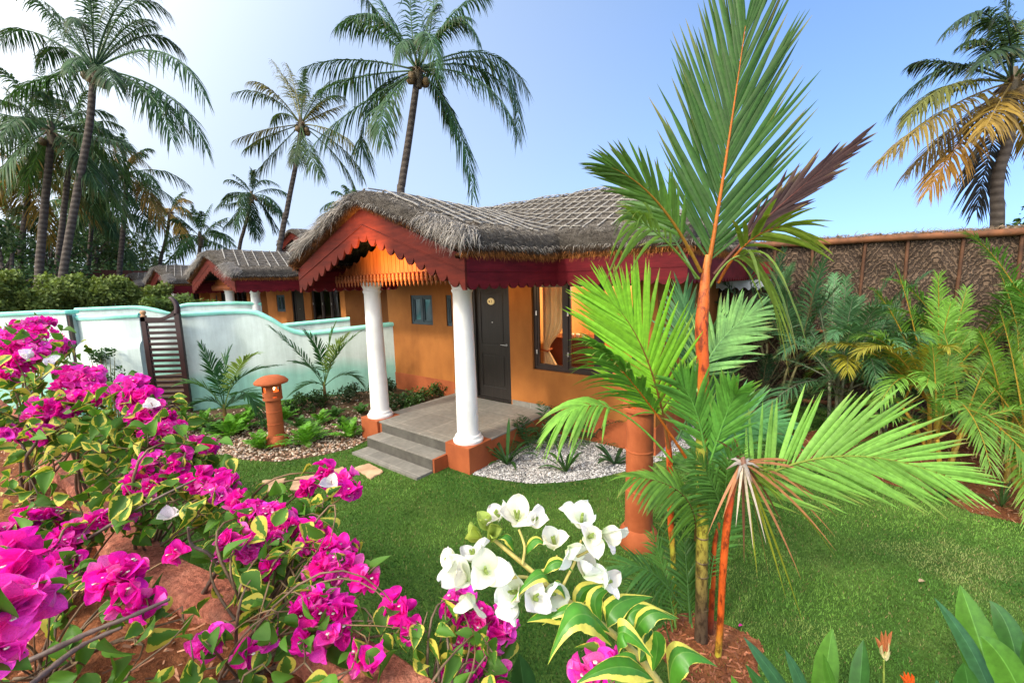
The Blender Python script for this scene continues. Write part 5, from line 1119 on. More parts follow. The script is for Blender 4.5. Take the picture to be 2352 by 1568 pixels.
fpos=[(530,1003,1.1,'bright fern at the gate end of the pebble bed'),(498,1000,.9,'fern half hidden by the magenta flowers at the bed corner'),(556,985,1.,'taller bright fern between young palm and small clay lamp'),(600,1032,.95,'fern directly in front of the small clay lamp'),(702,1022,1.05,'bright green fern alone on the open pebbles'),(722,1005,.7,'small fern behind the lone pebble fern'),(805,1005,1.,'fern beside the porch steps and plinth'),(790,985,.75,'small fern behind the one beside the steps'),(445,990,.9,'dark fern near the foot of the gate'),(470,975,.8,'fern between gate and young palm'),(655,965,.85,'fern behind the clay lamp toward the taller young palm'),(690,985,.85,'fern in the middle of the bed behind the lone fern'),(735,975,.8,'fern under the second young palm'),(770,960,.8,'fern in the shade beside the white column'),(575,960,.75,'low fern against the mint wall near the gate palm'),(620,985,.7,'small fern hard behind the clay lamp'),(665,940,.7,'fern by the mint wall base in the middle'),(830,950,.7,'dark fern tucked behind the plinth')]
protoF=None
for i,(x,y,s,lab) in enumerate(fpos):
    p=G(x,y); 
    if i<4: 
        f=stock('fern',lab,'fern',fern_mesh('fern',[20,17,24,19][i],[.44,.38,.46,.38][i],[FG,FD,FG,FG][i],i),p,'ferns in the pebble bed')
        if protoF is None: protoF=[]
        protoF.append(f); f.rotation_euler=(0,0,rng.uniform(0,6)); f.scale=(s,)*3
    else:
        src=protoF[[0,2,3,1][i%4] if y<995 else [0,2,3][i%3]]; src=protoF[1] if (y<972 and i%2) else src
        dup(src,tuple(p),rng.uniform(0,6),lab,s)
# low dark shrubs by the walls
def shrub(label,x,y,r,h,colr,n=700,leaf=.05,kind='shrub',grp='low shrubs in the porch bed'):
    p=G(x,y); t=thing(kind,label,'shrub',tuple(p),group=grp); cen=[];rad=[]
    for i in range(12): cen.append([p[0]+rng.normal(0,r*.5),p[1]+rng.normal(0,r*.5),h*rng.uniform(.2,.8)]); rad.append(r*.45)
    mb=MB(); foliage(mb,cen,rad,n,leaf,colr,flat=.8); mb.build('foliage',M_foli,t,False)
    mb=MB()
    for c in cen: tube(mb,[(p[0],p[1],0),((p[0]+c[0])/2,(p[1]+c[1])/2,c[2]*.7),c],[.008,.006,.003],5,np.array([.1,.07,.04]),cap=False)
    mb.build('stems',M_barkt,t,False)
for (lab,x,y,r,h,c) in [('dark shrub beside the plinth under the orange wall',905,945,.30,.40,(.03,.075,.02)),('leafy green shrub along the orange wall by the porch platform',965,928,.28,.34,(.06,.14,.025)),('small light green shrub at the wall corner by the platform',1010,915,.2,.36,(.075,.16,.03)),('dense dark shrub at the end of the mint wall',885,915,.3,.45,(.028,.07,.022)),('shrub under the second young palm by the mint wall',740,935,.3,.38,(.03,.08,.02)),('bushy shrub in the middle of the mint wall bed',690,945,.26,.36,(.05,.12,.022)),('dark shrub at the mint wall below the wave',800,925,.3,.42,(.025,.065,.022)),('green shrub between the column and the platform edge',945,945,.22,.28,(.065,.15,.03))]:
    shrub(lab,x,y,r,h,c)
# climbing shrub on the rounded wall
p=G(285,955); t=thing('bamboo_shrub','young bamboo-like shrub in front of the rounded white wall','shrub',tuple(p)); mb=MB(); cen=[];rad=[]
for i in range(26):
    z=rng.uniform(.35,1.35); a=rng.uniform(0,6.28); rr=.27*math.sin(min(1,(1.5-z)*1.6)*PI/2); cen.append([p[0]+math.cos(a)*rr,p[1]-.25+math.sin(a)*rr,z]); rad.append(.12)
foliage(mb,cen,rad,1500,.06,(.045,.12,.03)); mb.build('foliage',M_foli,t,False); mb=MB()
for k in range(6): tube(mb,[(p[0]+.05*k-.12,p[1]-.25,0),(p[0]+.06*k-.15,p[1]-.25,.7),(p[0]+.09*k-.22,p[1]-.25,1.2)],[.012,.01,.004],6,np.array([.14,.15,.04]))
mb.build('canes',M_barkt,t,True)
# young palms by the mint wall
def young(label,base,fr,cols,trunk=.03,h=.25):
    p=G(*base); Y=p[1]; t=thing('young_palm',label,'palm',tuple(p),group='young palms by the mint wall'); c=p+np.array([0,0,h])
    mb=MB(); tube(mb,[p,p+np.array([0,0,h*.5]),c+np.array([0,0,.1])],[trunk*1.5,trunk,trunk*.6],9,np.array([[.12,.05,.03],[.2,.07,.03],[.15,.16,.04]])); mb.build('stem',M_barkt,t,True)
    for (m_,t_,dy,cl) in fr:
        a,b,q=px_frond(c,m_,t_,Y,dy); mb=MB(); frond(mb,a,b,q,n=30,L=.38,w=.014,a0=62,a1=18,droop=.22,vee=18,seg=4,colr=cols[cl],var=.25,pet=.2,stem=.010,prof=(.7,1,.4),jit=4); mb.build('frond',M_leaf,t,False)
cy=[(.03,.10,.03),(.08,.19,.04),(.20,.30,.09)]
young('young palm with dark arching fronds beside the gate',(520,978),[((495,870),(462,792),.1,0),((550,870),(640,838),.1,0),((470,890),(415,882),-.3,1),((545,850),(590,812),-.3,2),((480,920),(428,940),-.2,0),((560,900),(600,960),-.3,0),((515,860),(530,800),.2,0),((540,920),(585,905),.3,0)],cy,.035,.3)
young('taller young palm in front of the dip of the mint wall',(748,925),[((690,815),(622,752),-.1,0),((735,815),(700,760),.1,0),((775,815),(832,758),0,1),((755,800),(770,745),.1,1),((765,815),(800,765),-.3,2),((720,850),(672,830),-.2,0),((715,880),(668,905),-.3,0),((790,860),(830,880),.1,0)],cy,.035,.35)
# plants in the white gravel
def straps(label,kind,cat,base,n,L,w,colr,spread=(35,80),grp=None,droop=.5,fold=.3):
    p=G(*base) if len(base)==2 else np.array(base); t=thing(kind,label,cat,tuple(p),group=grp)
    for i in range(n):
        az=i*2.4+rng.normal(0,.25); e=math.radians(rng.uniform(*spread)); d=np.array([math.cos(e)*math.cos(az),math.cos(e)*math.sin(az),math.sin(e)]); l=L*rng.uniform(.65,1.1); mb=MB()
        blade(mb,p,p+d*l*.6,p+d*l*.95-np.array([0,0,l*droop*math.cos(e)]),w,np.array(colr)*rng.uniform(.7,1.25),fold); mb.build('leaf',M_leaf,t,True)
    return t
def blade(mb,p0,p1,p2,w,colr,fold=.3,prof=((0,.35),(.15,.7),(.5,1),(.8,.7),(1,.03)),n=12,side=None,midc=None,wave=0):
    t=np.linspace(0,1,n); P=bez(np.asarray(p0,float),np.asarray(p1,float),np.asarray(p2,float),t); T=nrm(np.gradient(P,axis=0)); ref=np.array([0,0,1.]) if side is None else None
    S=nrm(np.cross(T,ref)) if side is None else nrm(np.asarray(side)[None]-T*(T@np.asarray(side))[:,None]); Nn=np.cross(S,T)
    ws=np.interp(t,[q[0] for q in prof],[q[1] for q in prof])*w; cols=np.array([-1,-.5,-.06,0,.06,.5,1]); 
    off=np.abs(cols)[None,:]*fold*ws[:,None]+(wave*np.sin(t*17)[:,None]*ws[:,None]*np.abs(cols)[None,:]**2)
    v=P[:,None,:]+S[:,None,:]*(ws[:,None]*cols[None])[:,:,None]+Nn[:,None,:]*off[:,:,None]
    C=np.broadcast_to(np.asarray(colr,float),(n,7,3)).copy(); 
    C[:,2:5]*=1.0 if midc is None else 1.; C[:,3]=np.asarray(colr)*1.6+.02 if midc is None else midc
    C*= (1+.12*np.array([-1,1,0,0,0,-1,1]))[None,:,None]
    uv=np.stack([np.broadcast_to(cols*.5+.5,(n,7)),np.broadcast_to(t[:,None],(n,7))],-1).reshape(-1,2)
    mb.add(v.reshape(-1,3),grid_faces(n,7),C.reshape(-1,3),uv)
straps('dark strap leaved lily in the white gravel beside the terracotta plinth','lily_plant','plant',(1165,1068),14,.72,.027,(.03,.09,.022),grp='lilies in the white gravel')
straps('dark strap leaved lily at the front of the white gravel','lily_plant','plant',(1300,1085),10,.62,.026,(.045,.13,.025),(25,70),grp='lilies in the white gravel')
straps('broad leaved lily in the white gravel near the lamp pillar','lily_plant','plant',(1412,1068),10,.50,.03,(.025,.075,.025),(15,60),grp='lilies in the white gravel')
for (x,y,R,n,lab) in [(1262,1020,.95,15,'dark cycad-like palm against the terracotta porch side'),(1350,1018,.75,13,'small dark palm in the white gravel under the window'),(1215,1035,.7,11,'low dark palm at the porch platform corner')]:
    stock('gravel_palm',lab,'palm',fern_mesh('gp',n,R,(.035,.09,.028),0,L=.17,w=.009,up=(20,80)),G(x,y),'dark palms in the white gravel','fronds')
# strappy tuft in the right soil bed
straps('grassy tuft on the red soil under the areca palms','grass_tuft','plant',(2165,1150),34,.42,.007,(.05,.12,.03),(25,85),grp='tufts in the soil bed')
straps('second grassy tuft on the red soil, smaller and nearer the lawn','grass_tuft','plant',(2300,1165),26,.36,.007,(.05,.11,.03),(25,85),grp='tufts in the soil bed')
# heliconias at the lower right
M_hel=leafmat('heliconia_leaf',.18,.35,.5,(1.2,1.3,.5))
H1=(.035,.115,.02); H2=(.075,.20,.022); H3=(.045,.14,.055); H4=(.10,.26,.03)
def heli(label,leaves,base):
    b=G(*base) if len(base)==2 else np.array(base); t=thing('heliconia',label,'plant',(b[0],b[1],0),group='broad leaved plants at the lawn edge')
    for (bx,by,mx,my,tx,ty,Y,dY,wpx,cl,roll) in leaves:
        p0=at(bx,by,Y); p2=at(tx,ty,Y+dY); m=at(mx,my,Y+dY*.5); p1=2*m-.5*(p0+p2); vd=nrm(CAM-m); T=nrm(p2-p0); sd_=np.cross(vd,T)+vd*roll
        mb=MB(); blade(mb,p0,p1,p2,1.2*wpx*Y/F,cl,.22,((0,.12),(.12,.45),(.4,1),(.65,.95),(.85,.55),(1,.02)),16,nrm(sd_));
        tube(mb,[np.array([b[0]+rng.normal(0,.04),b[1]+rng.normal(0,.04),0]),(np.array([b[0],b[1],0])+p0)/2+np.array([0,0,.05]),p0+(p1-p0)*.06],[.010,.008,.005],6,np.array(cl)*1.2,cap=False); mb.build('leaf',M_hel,t,True)
    return t
heli('tall glossy broad leaved plant with the longest leaf, cut by the picture corner',[(2320,1720,2265,1520,2205,1342,1.75,.25,40,H2,.3),(2300,1700,2250,1530,2146,1372,1.7,.2,20,H3,.6),(2345,1700,2330,1490,2272,1378,1.85,.2,26,H1,.4),(2230,1720,2228,1610,2213,1520,1.6,.05,26,H1,.2),(2180,1720,2175,1640,2150,1560,1.55,.05,22,H3,.6),(2390,1740,2330,1560,2252,1460,1.55,.1,36,H2,.5),(2430,1750,2400,1600,2350,1470,1.7,.1,30,H1,.2),(2290,1760,2262,1660,2240,1600,1.45,.05,28,H4,.2)],(2330,1760))
heli('lower broad leaved plant with upright paddle leaves near the bottom edge',[(1880,1700,1895,1560,1912,1442,1.75,.1,24,H2,.1),(1962,1700,1975,1570,1983,1468,1.7,.1,20,H1,.5),(1935,1690,1915,1590,1890,1500,1.6,.0,14,H2,.8),(1890,1720,1800,1580,1708,1462,1.7,.1,20,H3,.8),(1900,1730,1850,1590,1802,1490,1.65,.1,17,H3,.7),(1860,1740,1780,1620,1712,1524,1.55,.05,18,H1,.6),(1780,1740,1725,1650,1680,1550,1.5,.0,22,H4,.1)],(1900,1740))
def bract(label,base,leaves,Y,stalk,cl):
    b=G(base[0],1760); t=thing('heliconia_flower',label,'flower',(b[0],b[1],0),group='heliconia flowers'); 
    mb=MB(); tube(mb,[np.array([b[0],b[1],0]),at(*stalk,Y)*.5+np.array([b[0],b[1],0])*.5,at(*stalk,Y)],[.006,.005,.004],6,np.array([.2,.26,.05])); mb.build('stalk',M_barkt,t,True)
    for (x0,y0,x1,y1,w,c) in leaves:
        a=at(x0,y0,Y); e=at(x1,y1,Y+rng.uniform(-.04,.04)); mb=MB(); blade(mb,a,(a+e)/2+rng.normal(0,.008,3),e,w*Y/F,c,.8,((0,.5),(.3,1),(.7,.7),(1,.05)),8,nrm(np.cross(nrm(CAM-a),nrm(e-a)))); mb.build('bract',M_leaf,t,True)
bd=(.38,.13,.05); bp=(.62,.55,.28); bo=(.80,.12,.02)
bract('dried brown heliconia flower on a thin stalk between the broad leaves',(2030,1568),[(2028,1500,2010,1462,5,bd),(2030,1495,2024,1448,5,bd),(2032,1490,2034,1446,4,bd),(2035,1495,2049,1448,5,bd),(2032,1510,2042,1475,4,bp),(2030,1512,2027,1480,4,bp),(2034,1515,2044,1495,4,bp)],1.75,(2030,1515),bd)
bract('bright orange red heliconia flower at the bottom edge',(2085,1568),[(2082,1580,2066,1548,5,bo),(2084,1580,2076,1540,5,bo),(2086,1580,2086,1542,5,bo),(2088,1580,2093,1545,5,bo),(2090,1580,2101,1552,4,bo)],1.7,(2085,1585),bo)
# single dark broad leaf plant left of the white flowers
heli('dark spear leaf plant under the white bougainvillea',[(1215,1680,1205,1590,1192,1500,1.3,.05,30,(.03,.10,.02),.1),(1185,1690,1168,1620,1150,1560,1.3,.05,20,H1,.3)],(1230,1740))
# ------------------------------------------------------------------ planter with red soil and terracotta kerb
PZ=1.50
edge=[G(x,y,PZ+.06)[:2] for x,y in [(-160,800),(110,990),(330,1205),(560,1330),(800,1425),(1045,1575),(1200,1690),(1480,1900)]]
edge=np.array(edge); ed=densify(np.c_[edge,np.zeros(len(edge))],26)[:,:2]
outn=nrm(np.stack([-np.gradient(ed[:,1]),np.gradient(ed[:,0])],-1)); 
if outn[len(outn)//2]@np.array([.6,.8])<0: outn=-outn
M_kerb=soilmat('pink_stucco_kerb',(.28,.085,.055),(.40,.14,.09),(.52,.22,.15),14)
t=thing('planter_wall','pinkish terracotta stucco kerb of the raised planter','wall',(ed[len(ed)//2][0],ed[len(ed)//2][1],0))
KW=.11; inner=ed-outn*KW
n=len(ed); prof=[(0,0,'o'),(0,PZ+.04,'o'),(-.012,PZ+.055,'o'),(-KW+.012,PZ+.055,'o'),(-KW,PZ+.04,'o'),(-KW,PZ-.2,'o')]
mb=MB(); v=np.stack([np.c_[ed+outn*a,np.full(n,z)] for a,z,_ in prof],1); v[:,:,2]+= (vnoise(v.reshape(-1,3)[:,:2],2,9,3).reshape(n,-1)-.5)*.012*(np.array([0,1,1,1,1,0])[None]); mb.add(v.reshape(-1,3),grid_faces(n,6)); mb.build('kerb',M_kerb,t,True,math.radians(50))
# soil
ns=150; back=np.array([-3.2,-1.6]); mb=MB(); V=[]
for i in range(n):
    for j in range(ns):
        f=(j/(ns-1))**1.2; e=inner[i]+outn[i]*.02; p=e+(np.array([min(e[0],0)-1.2,-1.2])-e)*f; V.append((p[0],p[1],PZ))
V=np.array(V); V[:,2]+=(vnoise(V[:,:2],4,7,4)-.5)*.09+(vnoise(V[:,:2],6,30,3)-.5)*.03-.008
mb.add(V,grid_faces(n,ns)); single('planter_soil',mb,M_soil,None,None,kind='structure')
zs_=lambda p: PZ+(vnoise(p,4,7,4)-.5)*.09+(vnoise(p,6,30,3)-.5)*.03
pp=[tuple(q) for q in inner[::10]]+[(0.2,-.6),(-3.,-.6),(-4.2,1.2)]
chips('leaf_litter',pp,90000,PZ+0,[(.36,.14,.07),(.26,.09,.04),(.46,.22,.12),(.14,.065,.035),(.52,.33,.2),(.30,.11,.05)],'red brown litter on the planter soil',zf=lambda p: zs_(p)-.006,k=.5)
P_=np.array(pp); q_=rng.uniform(P_.min(0),P_.max(0),(1500,2)); q_=q_[pip(q_,pp)]; m_=len(q_); mb=MB()
instances(mb,np.array([[0,-.5,0],[.28,0,.10],[0,.5,.02],[-.28,0,.12]]),np.array([[0,1,2,3]]),frames(np.c_[rng.normal(0,.3,(m_,2)),np.ones(m_)]),np.c_[q_,zs_(q_)+.006],rng.uniform(.018,.045,m_),np.array([(.42,.28,.14),(.30,.17,.08),(.55,.42,.22),(.50,.22,.30),(.36,.33,.10)])[rng.integers(0,5,m_)]*rng.uniform(.7,1.1,(m_,1)))
single('fallen_leaves',mb,M_peb,'dry leaves and faded bracts lying on the planter soil',None,kind='stuff',smooth=False)
# ------------------------------------------------------------------ bougainvillea
def bractmat(name,trans,am=1.):
    m,nt,b=newmat(name); a=N(nt,'ShaderNodeAttribute',attribute_name='tint'); uv=N(nt,'ShaderNodeUVMap'); 
    w=N(nt,'ShaderNodeTexNoise'); w.inputs['Scale'].default_value=16; w.inputs['Detail'].default_value=3; nt.links.new(uv.outputs[0],w.inputs[0]); v=ramp(nt,w.outputs['Fac'],[(.35,(1-.2*am,)*3),(.65,(1+.12*am,)*3)])
    cc=mixc(nt,1.,a.outputs['Color'],v,'MULTIPLY'); nt.links.new(cc,b.inputs['Base Color']); b.inputs['Roughness'].default_value=.55; b.inputs['Specular IOR Level'].default_value=.25; bump(nt,b,w.outputs['Fac'],.3,.004)
    t=N(nt,'ShaderNodeBsdfTranslucent'); nt.links.new(cc,t.inputs[0]); mx=N(nt,'ShaderNodeMixShader'); mx.inputs[0].default_value=trans; nt.links.new(b.outputs[0],mx.inputs[1]); nt.links.new(t.outputs[0],mx.inputs[2]); nt.links.new(mx.outputs[0],nt.nodes['Material Output'].inputs[0]); return m
M_bract=bractmat('papery_bract',.42)
def varieg(name):
    m,nt,b=newmat(name); a=N(nt,'ShaderNodeAttribute',attribute_name='tint'); uv=N(nt,'ShaderNodeUVMap'); sx=N(nt,'ShaderNodeSeparateXYZ'); nt.links.new(uv.outputs[0],sx.inputs[0])
    ad=N(nt,'ShaderNodeMath',operation='ABSOLUTE'); s1=N(nt,'ShaderNodeMath',operation='SUBTRACT'); nt.links.new(sx.outputs[0],s1.inputs[0]); s1.inputs[1].default_value=.5; nt.links.new(s1.outputs[0],ad.inputs[0])
    nz=noise(nt,52,4,.65); mm=N(nt,'ShaderNodeMath',operation='MULTIPLY_ADD'); nt.links.new(nz,mm.inputs[0]); mm.inputs[1].default_value=.85
    fl=N(nt,'ShaderNodeMath',operation='FLOOR'); nt.links.new(sx.outputs[1],fl.inputs[0]); m9=N(nt,'ShaderNodeMath',operation='MULTIPLY_ADD'); nt.links.new(fl.outputs[0],m9.inputs[0]); m9.inputs[1].default_value=.055; nt.links.new(ad.outputs[0],m9.inputs[2]); m8=N(nt,'ShaderNodeMath',operation='SUBTRACT'); nt.links.new(m9.outputs[0],m8.inputs[0]); m8.inputs[1].default_value=.58; nt.links.new(m8.outputs[0],mm.inputs[2])
    # alpha-like threshold carried in tint red of a second attribute
    at2=N(nt,'ShaderNodeAttribute',attribute_name='tint'); r=ramp(nt,mm.outputs[0],[(.50,(0,0,0)),(.53,(1,1,1))])
    cc=mixc(nt,r,a.outputs['Color'],(.52,.46,.075)); nt.links.new(cc,b.inputs['Base Color']); b.inputs['Roughness'].default_value=.5; b.inputs['Specular IOR Level'].default_value=.22
    t=N(nt,'ShaderNodeBsdfTranslucent'); nt.links.new(mixc(nt,1.,cc,(1.1,1.2,.5),'MULTIPLY'),t.inputs[0]); mx=N(nt,'ShaderNodeMixShader'); mx.inputs[0].default_value=.28; nt.links.new(b.outputs[0],mx.inputs[1]); nt.links.new(t.outputs[0],mx.inputs[2]); nt.links.new(mx.outputs[0],nt.nodes['Material Output'].inputs[0]); return m
M_var=varieg('variegated_leaf')
def bract_tpl(seed,n=11,cup=.35,wv=.018,bend=.22):
    r=np.random.default_rng(seed); v=[];uv=[]
    for i in range(n):
        t=i/(n-1); w=.50*(max(t,.012)**.48)*((1-t)**.60)/.505
        for j in range(7):
            u=j/3-1; x=u*w; back=-.10*abs(u)**1.5*math.exp(-t*9) ; y=t*1.0+back*1.2
            z=cup*(u*u)*w*1.0 + .10*math.sin(t*PI)*0 - bend*t*t + .05*math.sin(u*5+seed)*t+r.normal(0,.004)+wv*math.sin(7*t+3*u+seed*2)+wv*.5*math.sin(13*t-5*u+seed) - .04*math.cos(u*PI)
            v.append((x,y,z)); uv.append((u*.5+.5,t))
    return np.array(v),grid_faces(n,7),np.array(uv)
BT=[bract_tpl(k,cup=c) for k,c in enumerate((.25,.5,.75,.4))]
BTW=[bract_tpl(k+9,13,c,.03,b) for k,(c,b) in enumerate(((.12,.1),(.25,.3),(.38,-.1),(.18,.2)))]
def bract_cluster(mb,C,dirs,size,colr,opens=(25,70),stamen=True,BT=None,green=None):
    """three bracts round each flower axis"""
    BT=BT or globals()["BT"]
    n=len(C); dirs=nrm(dirs); fr=frames(dirs)
    for k in range(3):
        ph=k*2*PI/3+rng.normal(0,.15,n); op=np.radians(rng.uniform(*opens,n))
        rad=fr[:,:,0]*np.cos(ph)[:,None]+fr[:,:,1]*np.sin(ph)[:,None]; tan=-fr[:,:,0]*np.sin(ph)[:,None]+fr[:,:,1]*np.cos(ph)[:,None]
        yv=dirs*np.cos(op)[:,None]+rad*np.sin(op)[:,None]; zv=dirs*np.sin(op)[:,None]-rad*np.cos(op)[:,None]
        R=np.stack([tan,yv,zv],-1); sel=rng.integers(0,len(BT),n)
        for q in range(len(BT)):
            m=sel==q
            if not m.any(): continue
            tv,tf,uv=BT[q]; s=size*rng.uniform(.82,1.15,m.sum()); c=np.asarray(colr)[None]*rng.uniform(.75,1.2,(m.sum(),1))*np.stack([rng.uniform(.92,1.06,m.sum()),np.ones(m.sum()),rng.uniform(.85,1.15,m.sum())],-1)
            if colr is MAG or colr is MG2: fd=(rng.random((m.sum(),1))<.14)*.35; c=c*(1-fd)+np.array([.95,.42,.72])*fd
            cc=np.repeat(c[:,None,:],len(tv),1)*(1-.22*np.exp(-uv[:,1]*5))[None,:,None]
            if green is not None: g_=np.exp(-uv[:,1]*6)[None,:,None]*.75; cc=cc*(1-g_)+np.asarray(green)*g_
            instances(mb,tv,tf,R[m],C[m],s,cc,uv)
    if stamen:
        k=np.nonzero(rng.random(n)<.45)[0]
        for i in k: 
            p=C[i]+dirs[i]*size*.15; tube(mb,[p,p+dirs[i]*size*.45],[.0016,.0018],5,np.array([.55,.35,.3]) ,cap=False)
            lathe(mb,[(0,0),(.0045,.001),(.002,.002)],p+dirs[i]*size*.47,5,np.array([.85,.85,.75]))
LT=[]
for sd_ in range(3):
    v=[];uv=[];n=8
    for i in range(n):
        t=i/(n-1); w=.36*np.interp(t,[0,.06,.2,.4,.65,.85,1],[.1,.45,.9,1,.75,.35,.0])
        for j in range(5): u=j/2-1; v.append((u*w,t,abs(u)*w*(.35+.2*sd_)-.35*t*t*(.4+.5*sd_)+.02*math.sin(9*t+u*3+sd_))); uv.append((u*.5+.5,t))
    LT.append((np.array(v),grid_faces(n,5),np.array(uv)))
def leaves(mb,P,axis,size,colr,var=.3,upb=.5):
    n=len(P); axis=nrm(axis); up=nrm(np.array([0,0,1.])[None]*upb+rng.normal(0,.45,(n,3))); x=nrm(np.cross(axis,up)); z=np.cross(x,axis); R=np.stack([x,axis,z],-1); sel=rng.integers(0,3,n)
    for q in range(3):
        m=sel==q; k=m.sum()
        if not k: continue
        tv,tf,uv=LT[q]; c=np.asarray(colr)[None]*rng.uniform(1-var,1+var,(k,1)); instances(mb,tv,tf,R[m],P[m],(size*rng.uniform(.5,1.25,n))[m],c,(np.tile(uv,(k,1))*np.array([1,.98])+np.c_[np.zeros(k*len(uv)),np.repeat(rng.integers(0,10,k),len(uv))]) if k>1 else uv)
MAG=(.94,.016,.47); MG2=(.97,.07,.60); WHT=(.93,.93,.86)
def ydepth(y): return float(np.interp(y,[740,800,900,1000,1100,1200,1300,1400,1500,1600],[2.05,1.85,1.62,1.45,1.30,1.16,1.02,.90,.80,.72]))
GLf=(.075,.185,.022)
def bougain(label,base_px,clusters,lv_extra=(),colr=MAG,seed=0,leafn=26,twigs=True,lab_white=()):
    bY=ydepth(base_px[1]); b=G(base_px[0],base_px[1],PZ); t=thing('bougainvillea',label,'bougainvillea',(b[0],b[1],b[2]),group='magenta bougainvillea in the raised planter')
    wood=MB(); lf=MB(); ends=[]
    for cl in clusters:
        x,y,r=cl[:3]; Y=cl[3] if len(cl)>3 and cl[3] else ydepth(y); c=at(x,y,Y); R=1.10*r*Y/F; fs=.84*(cl[4] if len(cl)>4 else .036)
        nf=max(4,int((R/fs)**2*3.3+3)); nf=min(nf,40); d=nrm(rng.normal(size=(nf,3))+nrm(CAM-c)*1.0+np.array([0,0,.35])); P=c+d*(R*.78)*rng.uniform(.35,1.,(nf,1))*np.array([1,1,.8])
        mb=MB(); bract_cluster(mb,P,d+rng.normal(0,.35,(nf,3)),fs,colr if rng.random()<.6 else MG2); mb.build('flower_cluster',M_bract,t,True)
        # branch
        mid=(b+c)/2+rng.normal(0,.06,3)+np.array([0,0,.06]); tt=np.linspace(0,1,9); Q=bez(b+rng.normal(0,.02,3),2*mid-.5*(b+c),c-np.array([0,0,R*.3]),tt); tube(wood,Q,np.interp(tt,[0,1],[.0055,.002])*min(1.,(Y/1.25)**1.5),6,np.stack([np.interp(tt,[0,1],[.09,.20]),np.interp(tt,[0,1],[.06,.12]),np.interp(tt,[0,1],[.045,.05])],-1),cap=False)
        for p in P[::2]: tube(wood,[c-np.array([0,0,R*.4]),(p+c)/2-np.array([0,0,R*.25]),p],[.0022,.0018,.0012],4,np.array([.22,.16,.05]),cap=False)
        m=max(3,int(leafn*(.42 if y<1200 else .22))); s=rng.uniform(.3,1.1,m); k=(s*8).astype(int).clip(0,7); base=Q[k]+(Q[(k+1).clip(0,8)]-Q[k])*rng.random((m,1)); 
        around=c+nrm(rng.normal(size=(m,3))*np.array([1,1,.7])+np.array([0,0,-.45]))*R*rng.uniform(.75,1.7,(m,1)); P2=np.where((rng.random(m)<.55)[:,None],around,base+rng.normal(0,.02,(m,3)))
        leaves(lf,P2,rng.normal(size=(m,3))+np.array([0,-.3,-.25]),.052,GLf)
    for (x,y,r,n) in lv_extra:
        n=max(5,int(n*(.27 if y<1220 else .10)))
        Y=ydepth(y); c=at(x,y,Y); P=c+rng.normal(size=(n,3))*np.array([1,.8,.8])*r*Y/F*.6; leaves(lf,P,rng.normal(size=(n,3))+np.array([0,-.3,-.25]),.055,GLf)
        tt=np.linspace(0,1,7); Q=bez(b,(b+c)/2+rng.normal(0,.05,3),c,tt); tube(wood,Q,np.interp(tt,[0,1],[.005,.002]),5,np.array([.12,.08,.05]),cap=False)
        for p in P[::4]: tube(wood,[c,(c+p)/2+rng.normal(0,.008,3),p],[.0025,.002,.0012],4,np.array([.15,.10,.05]),cap=False)
    for (x,y,Y) in lab_white:
        c=at(x,y,Y); mb=MB(); bract_cluster(mb,c[None]+np.zeros((1,3)),nrm(np.array([[.2,-.5,.8]])),.040,(.82,.78,.80),(15,50)); o=mb.build('flower_cluster',M_bract,t,True); o['label']='single white bloom'
    lf.build('foliage',M_var,t,True); wood.build('branches',M_barkt,t,True); return t
bougain('distant magenta bougainvillea against the straight white garden wall',(70,900),[(45,752,26,2.6,.04),(78,745,22,2.6,.04),(95,770,26,2.5,.04),(62,775,28,2.5,.04),(140,795,24,2.3,.04),(155,785,18,2.4,.04),(122,812,22,2.3,.04),(105,740,14,2.7,.04)],[(100,800,60,70),(60,790,50,50),(140,830,40,40)])
bougain('big magenta bougainvillea at the far end of the planter',(60,1130),[(15,795,45),(55,805,48),(85,815,34),(30,840,36),(165,865,42),(205,875,42),(190,915,32),(225,905,30),(120,942,44),(95,955,30),(150,935,26),(25,1000,30),(90,1000,26),(8,870,22)],[(60,890,70,150),(150,980,80,170),(40,960,60,110),(230,960,60,90),(120,1050,70,80)],lab_white=[(68,822,1.75),(118,838,1.7)])
bougain('magenta bougainvillea leaning over the kerb in front of the gate',(200,1160),[(300,895,42),(330,915,40),(355,940,34),(300,925,34),(330,960,42),(372,960,30),(365,990,34),(395,985,22),(350,1000,26)],[(290,980,60,110),(340,1030,60,90),(400,930,34,40),(240,1040,70,100)],lab_white=[(352,935,1.5)])
bougain('magenta bougainvillea spray in the middle above the stepping stones',(350,1270),[(450,1022,16),(472,1026,16),(325,1095,34),(360,1062,38),(395,1075,34),(345,1118,30),(300,1118,26),(415,1050,26),(450,1100,30),(480,1105,34),(515,1110,34),(510,1135,30),(540,1150,26)],[(430,1060,70,100),(330,1150,60,60),(400,1150,70,70),(600,1185,40,40),(460,1180,60,60)],lab_white=[(500,1142,1.25),(388,1188,1.2)])
bougain('thin magenta spray reaching out over the lawn toward the steps',(560,1250),[(742,1080,24,1.42,.038),(757,1110,26,1.40,.038),(790,1098,26,1.40,.038),(800,1122,30,1.38,.038),(775,1125,24,1.38,.038),(706,1122,20,1.36,.036)],[(575,1140,26,16),(640,1142,26,16),(690,1155,26,16),(740,1155,26,14)],leafn=7,lab_white=[(762,1112,1.34)])
bougain('magenta bougainvillea mound at the centre of the planter edge',(600,1440),[(575,1178,36),(610,1182,40),(645,1198,36),(660,1215,30),(545,1240,36),(575,1255,38),(600,1230,30),(635,1230,30),(520,1258,26),(560,1275,30),(715,1225,32),(735,1250,36),(700,1250,28),(755,1272,34),(775,1298,34),(790,1255,24),(740,1300,30),(800,1290,20)],[(620,1270,80,140),(700,1300,70,110),(560,1310,60,70),(650,1340,60,70)])
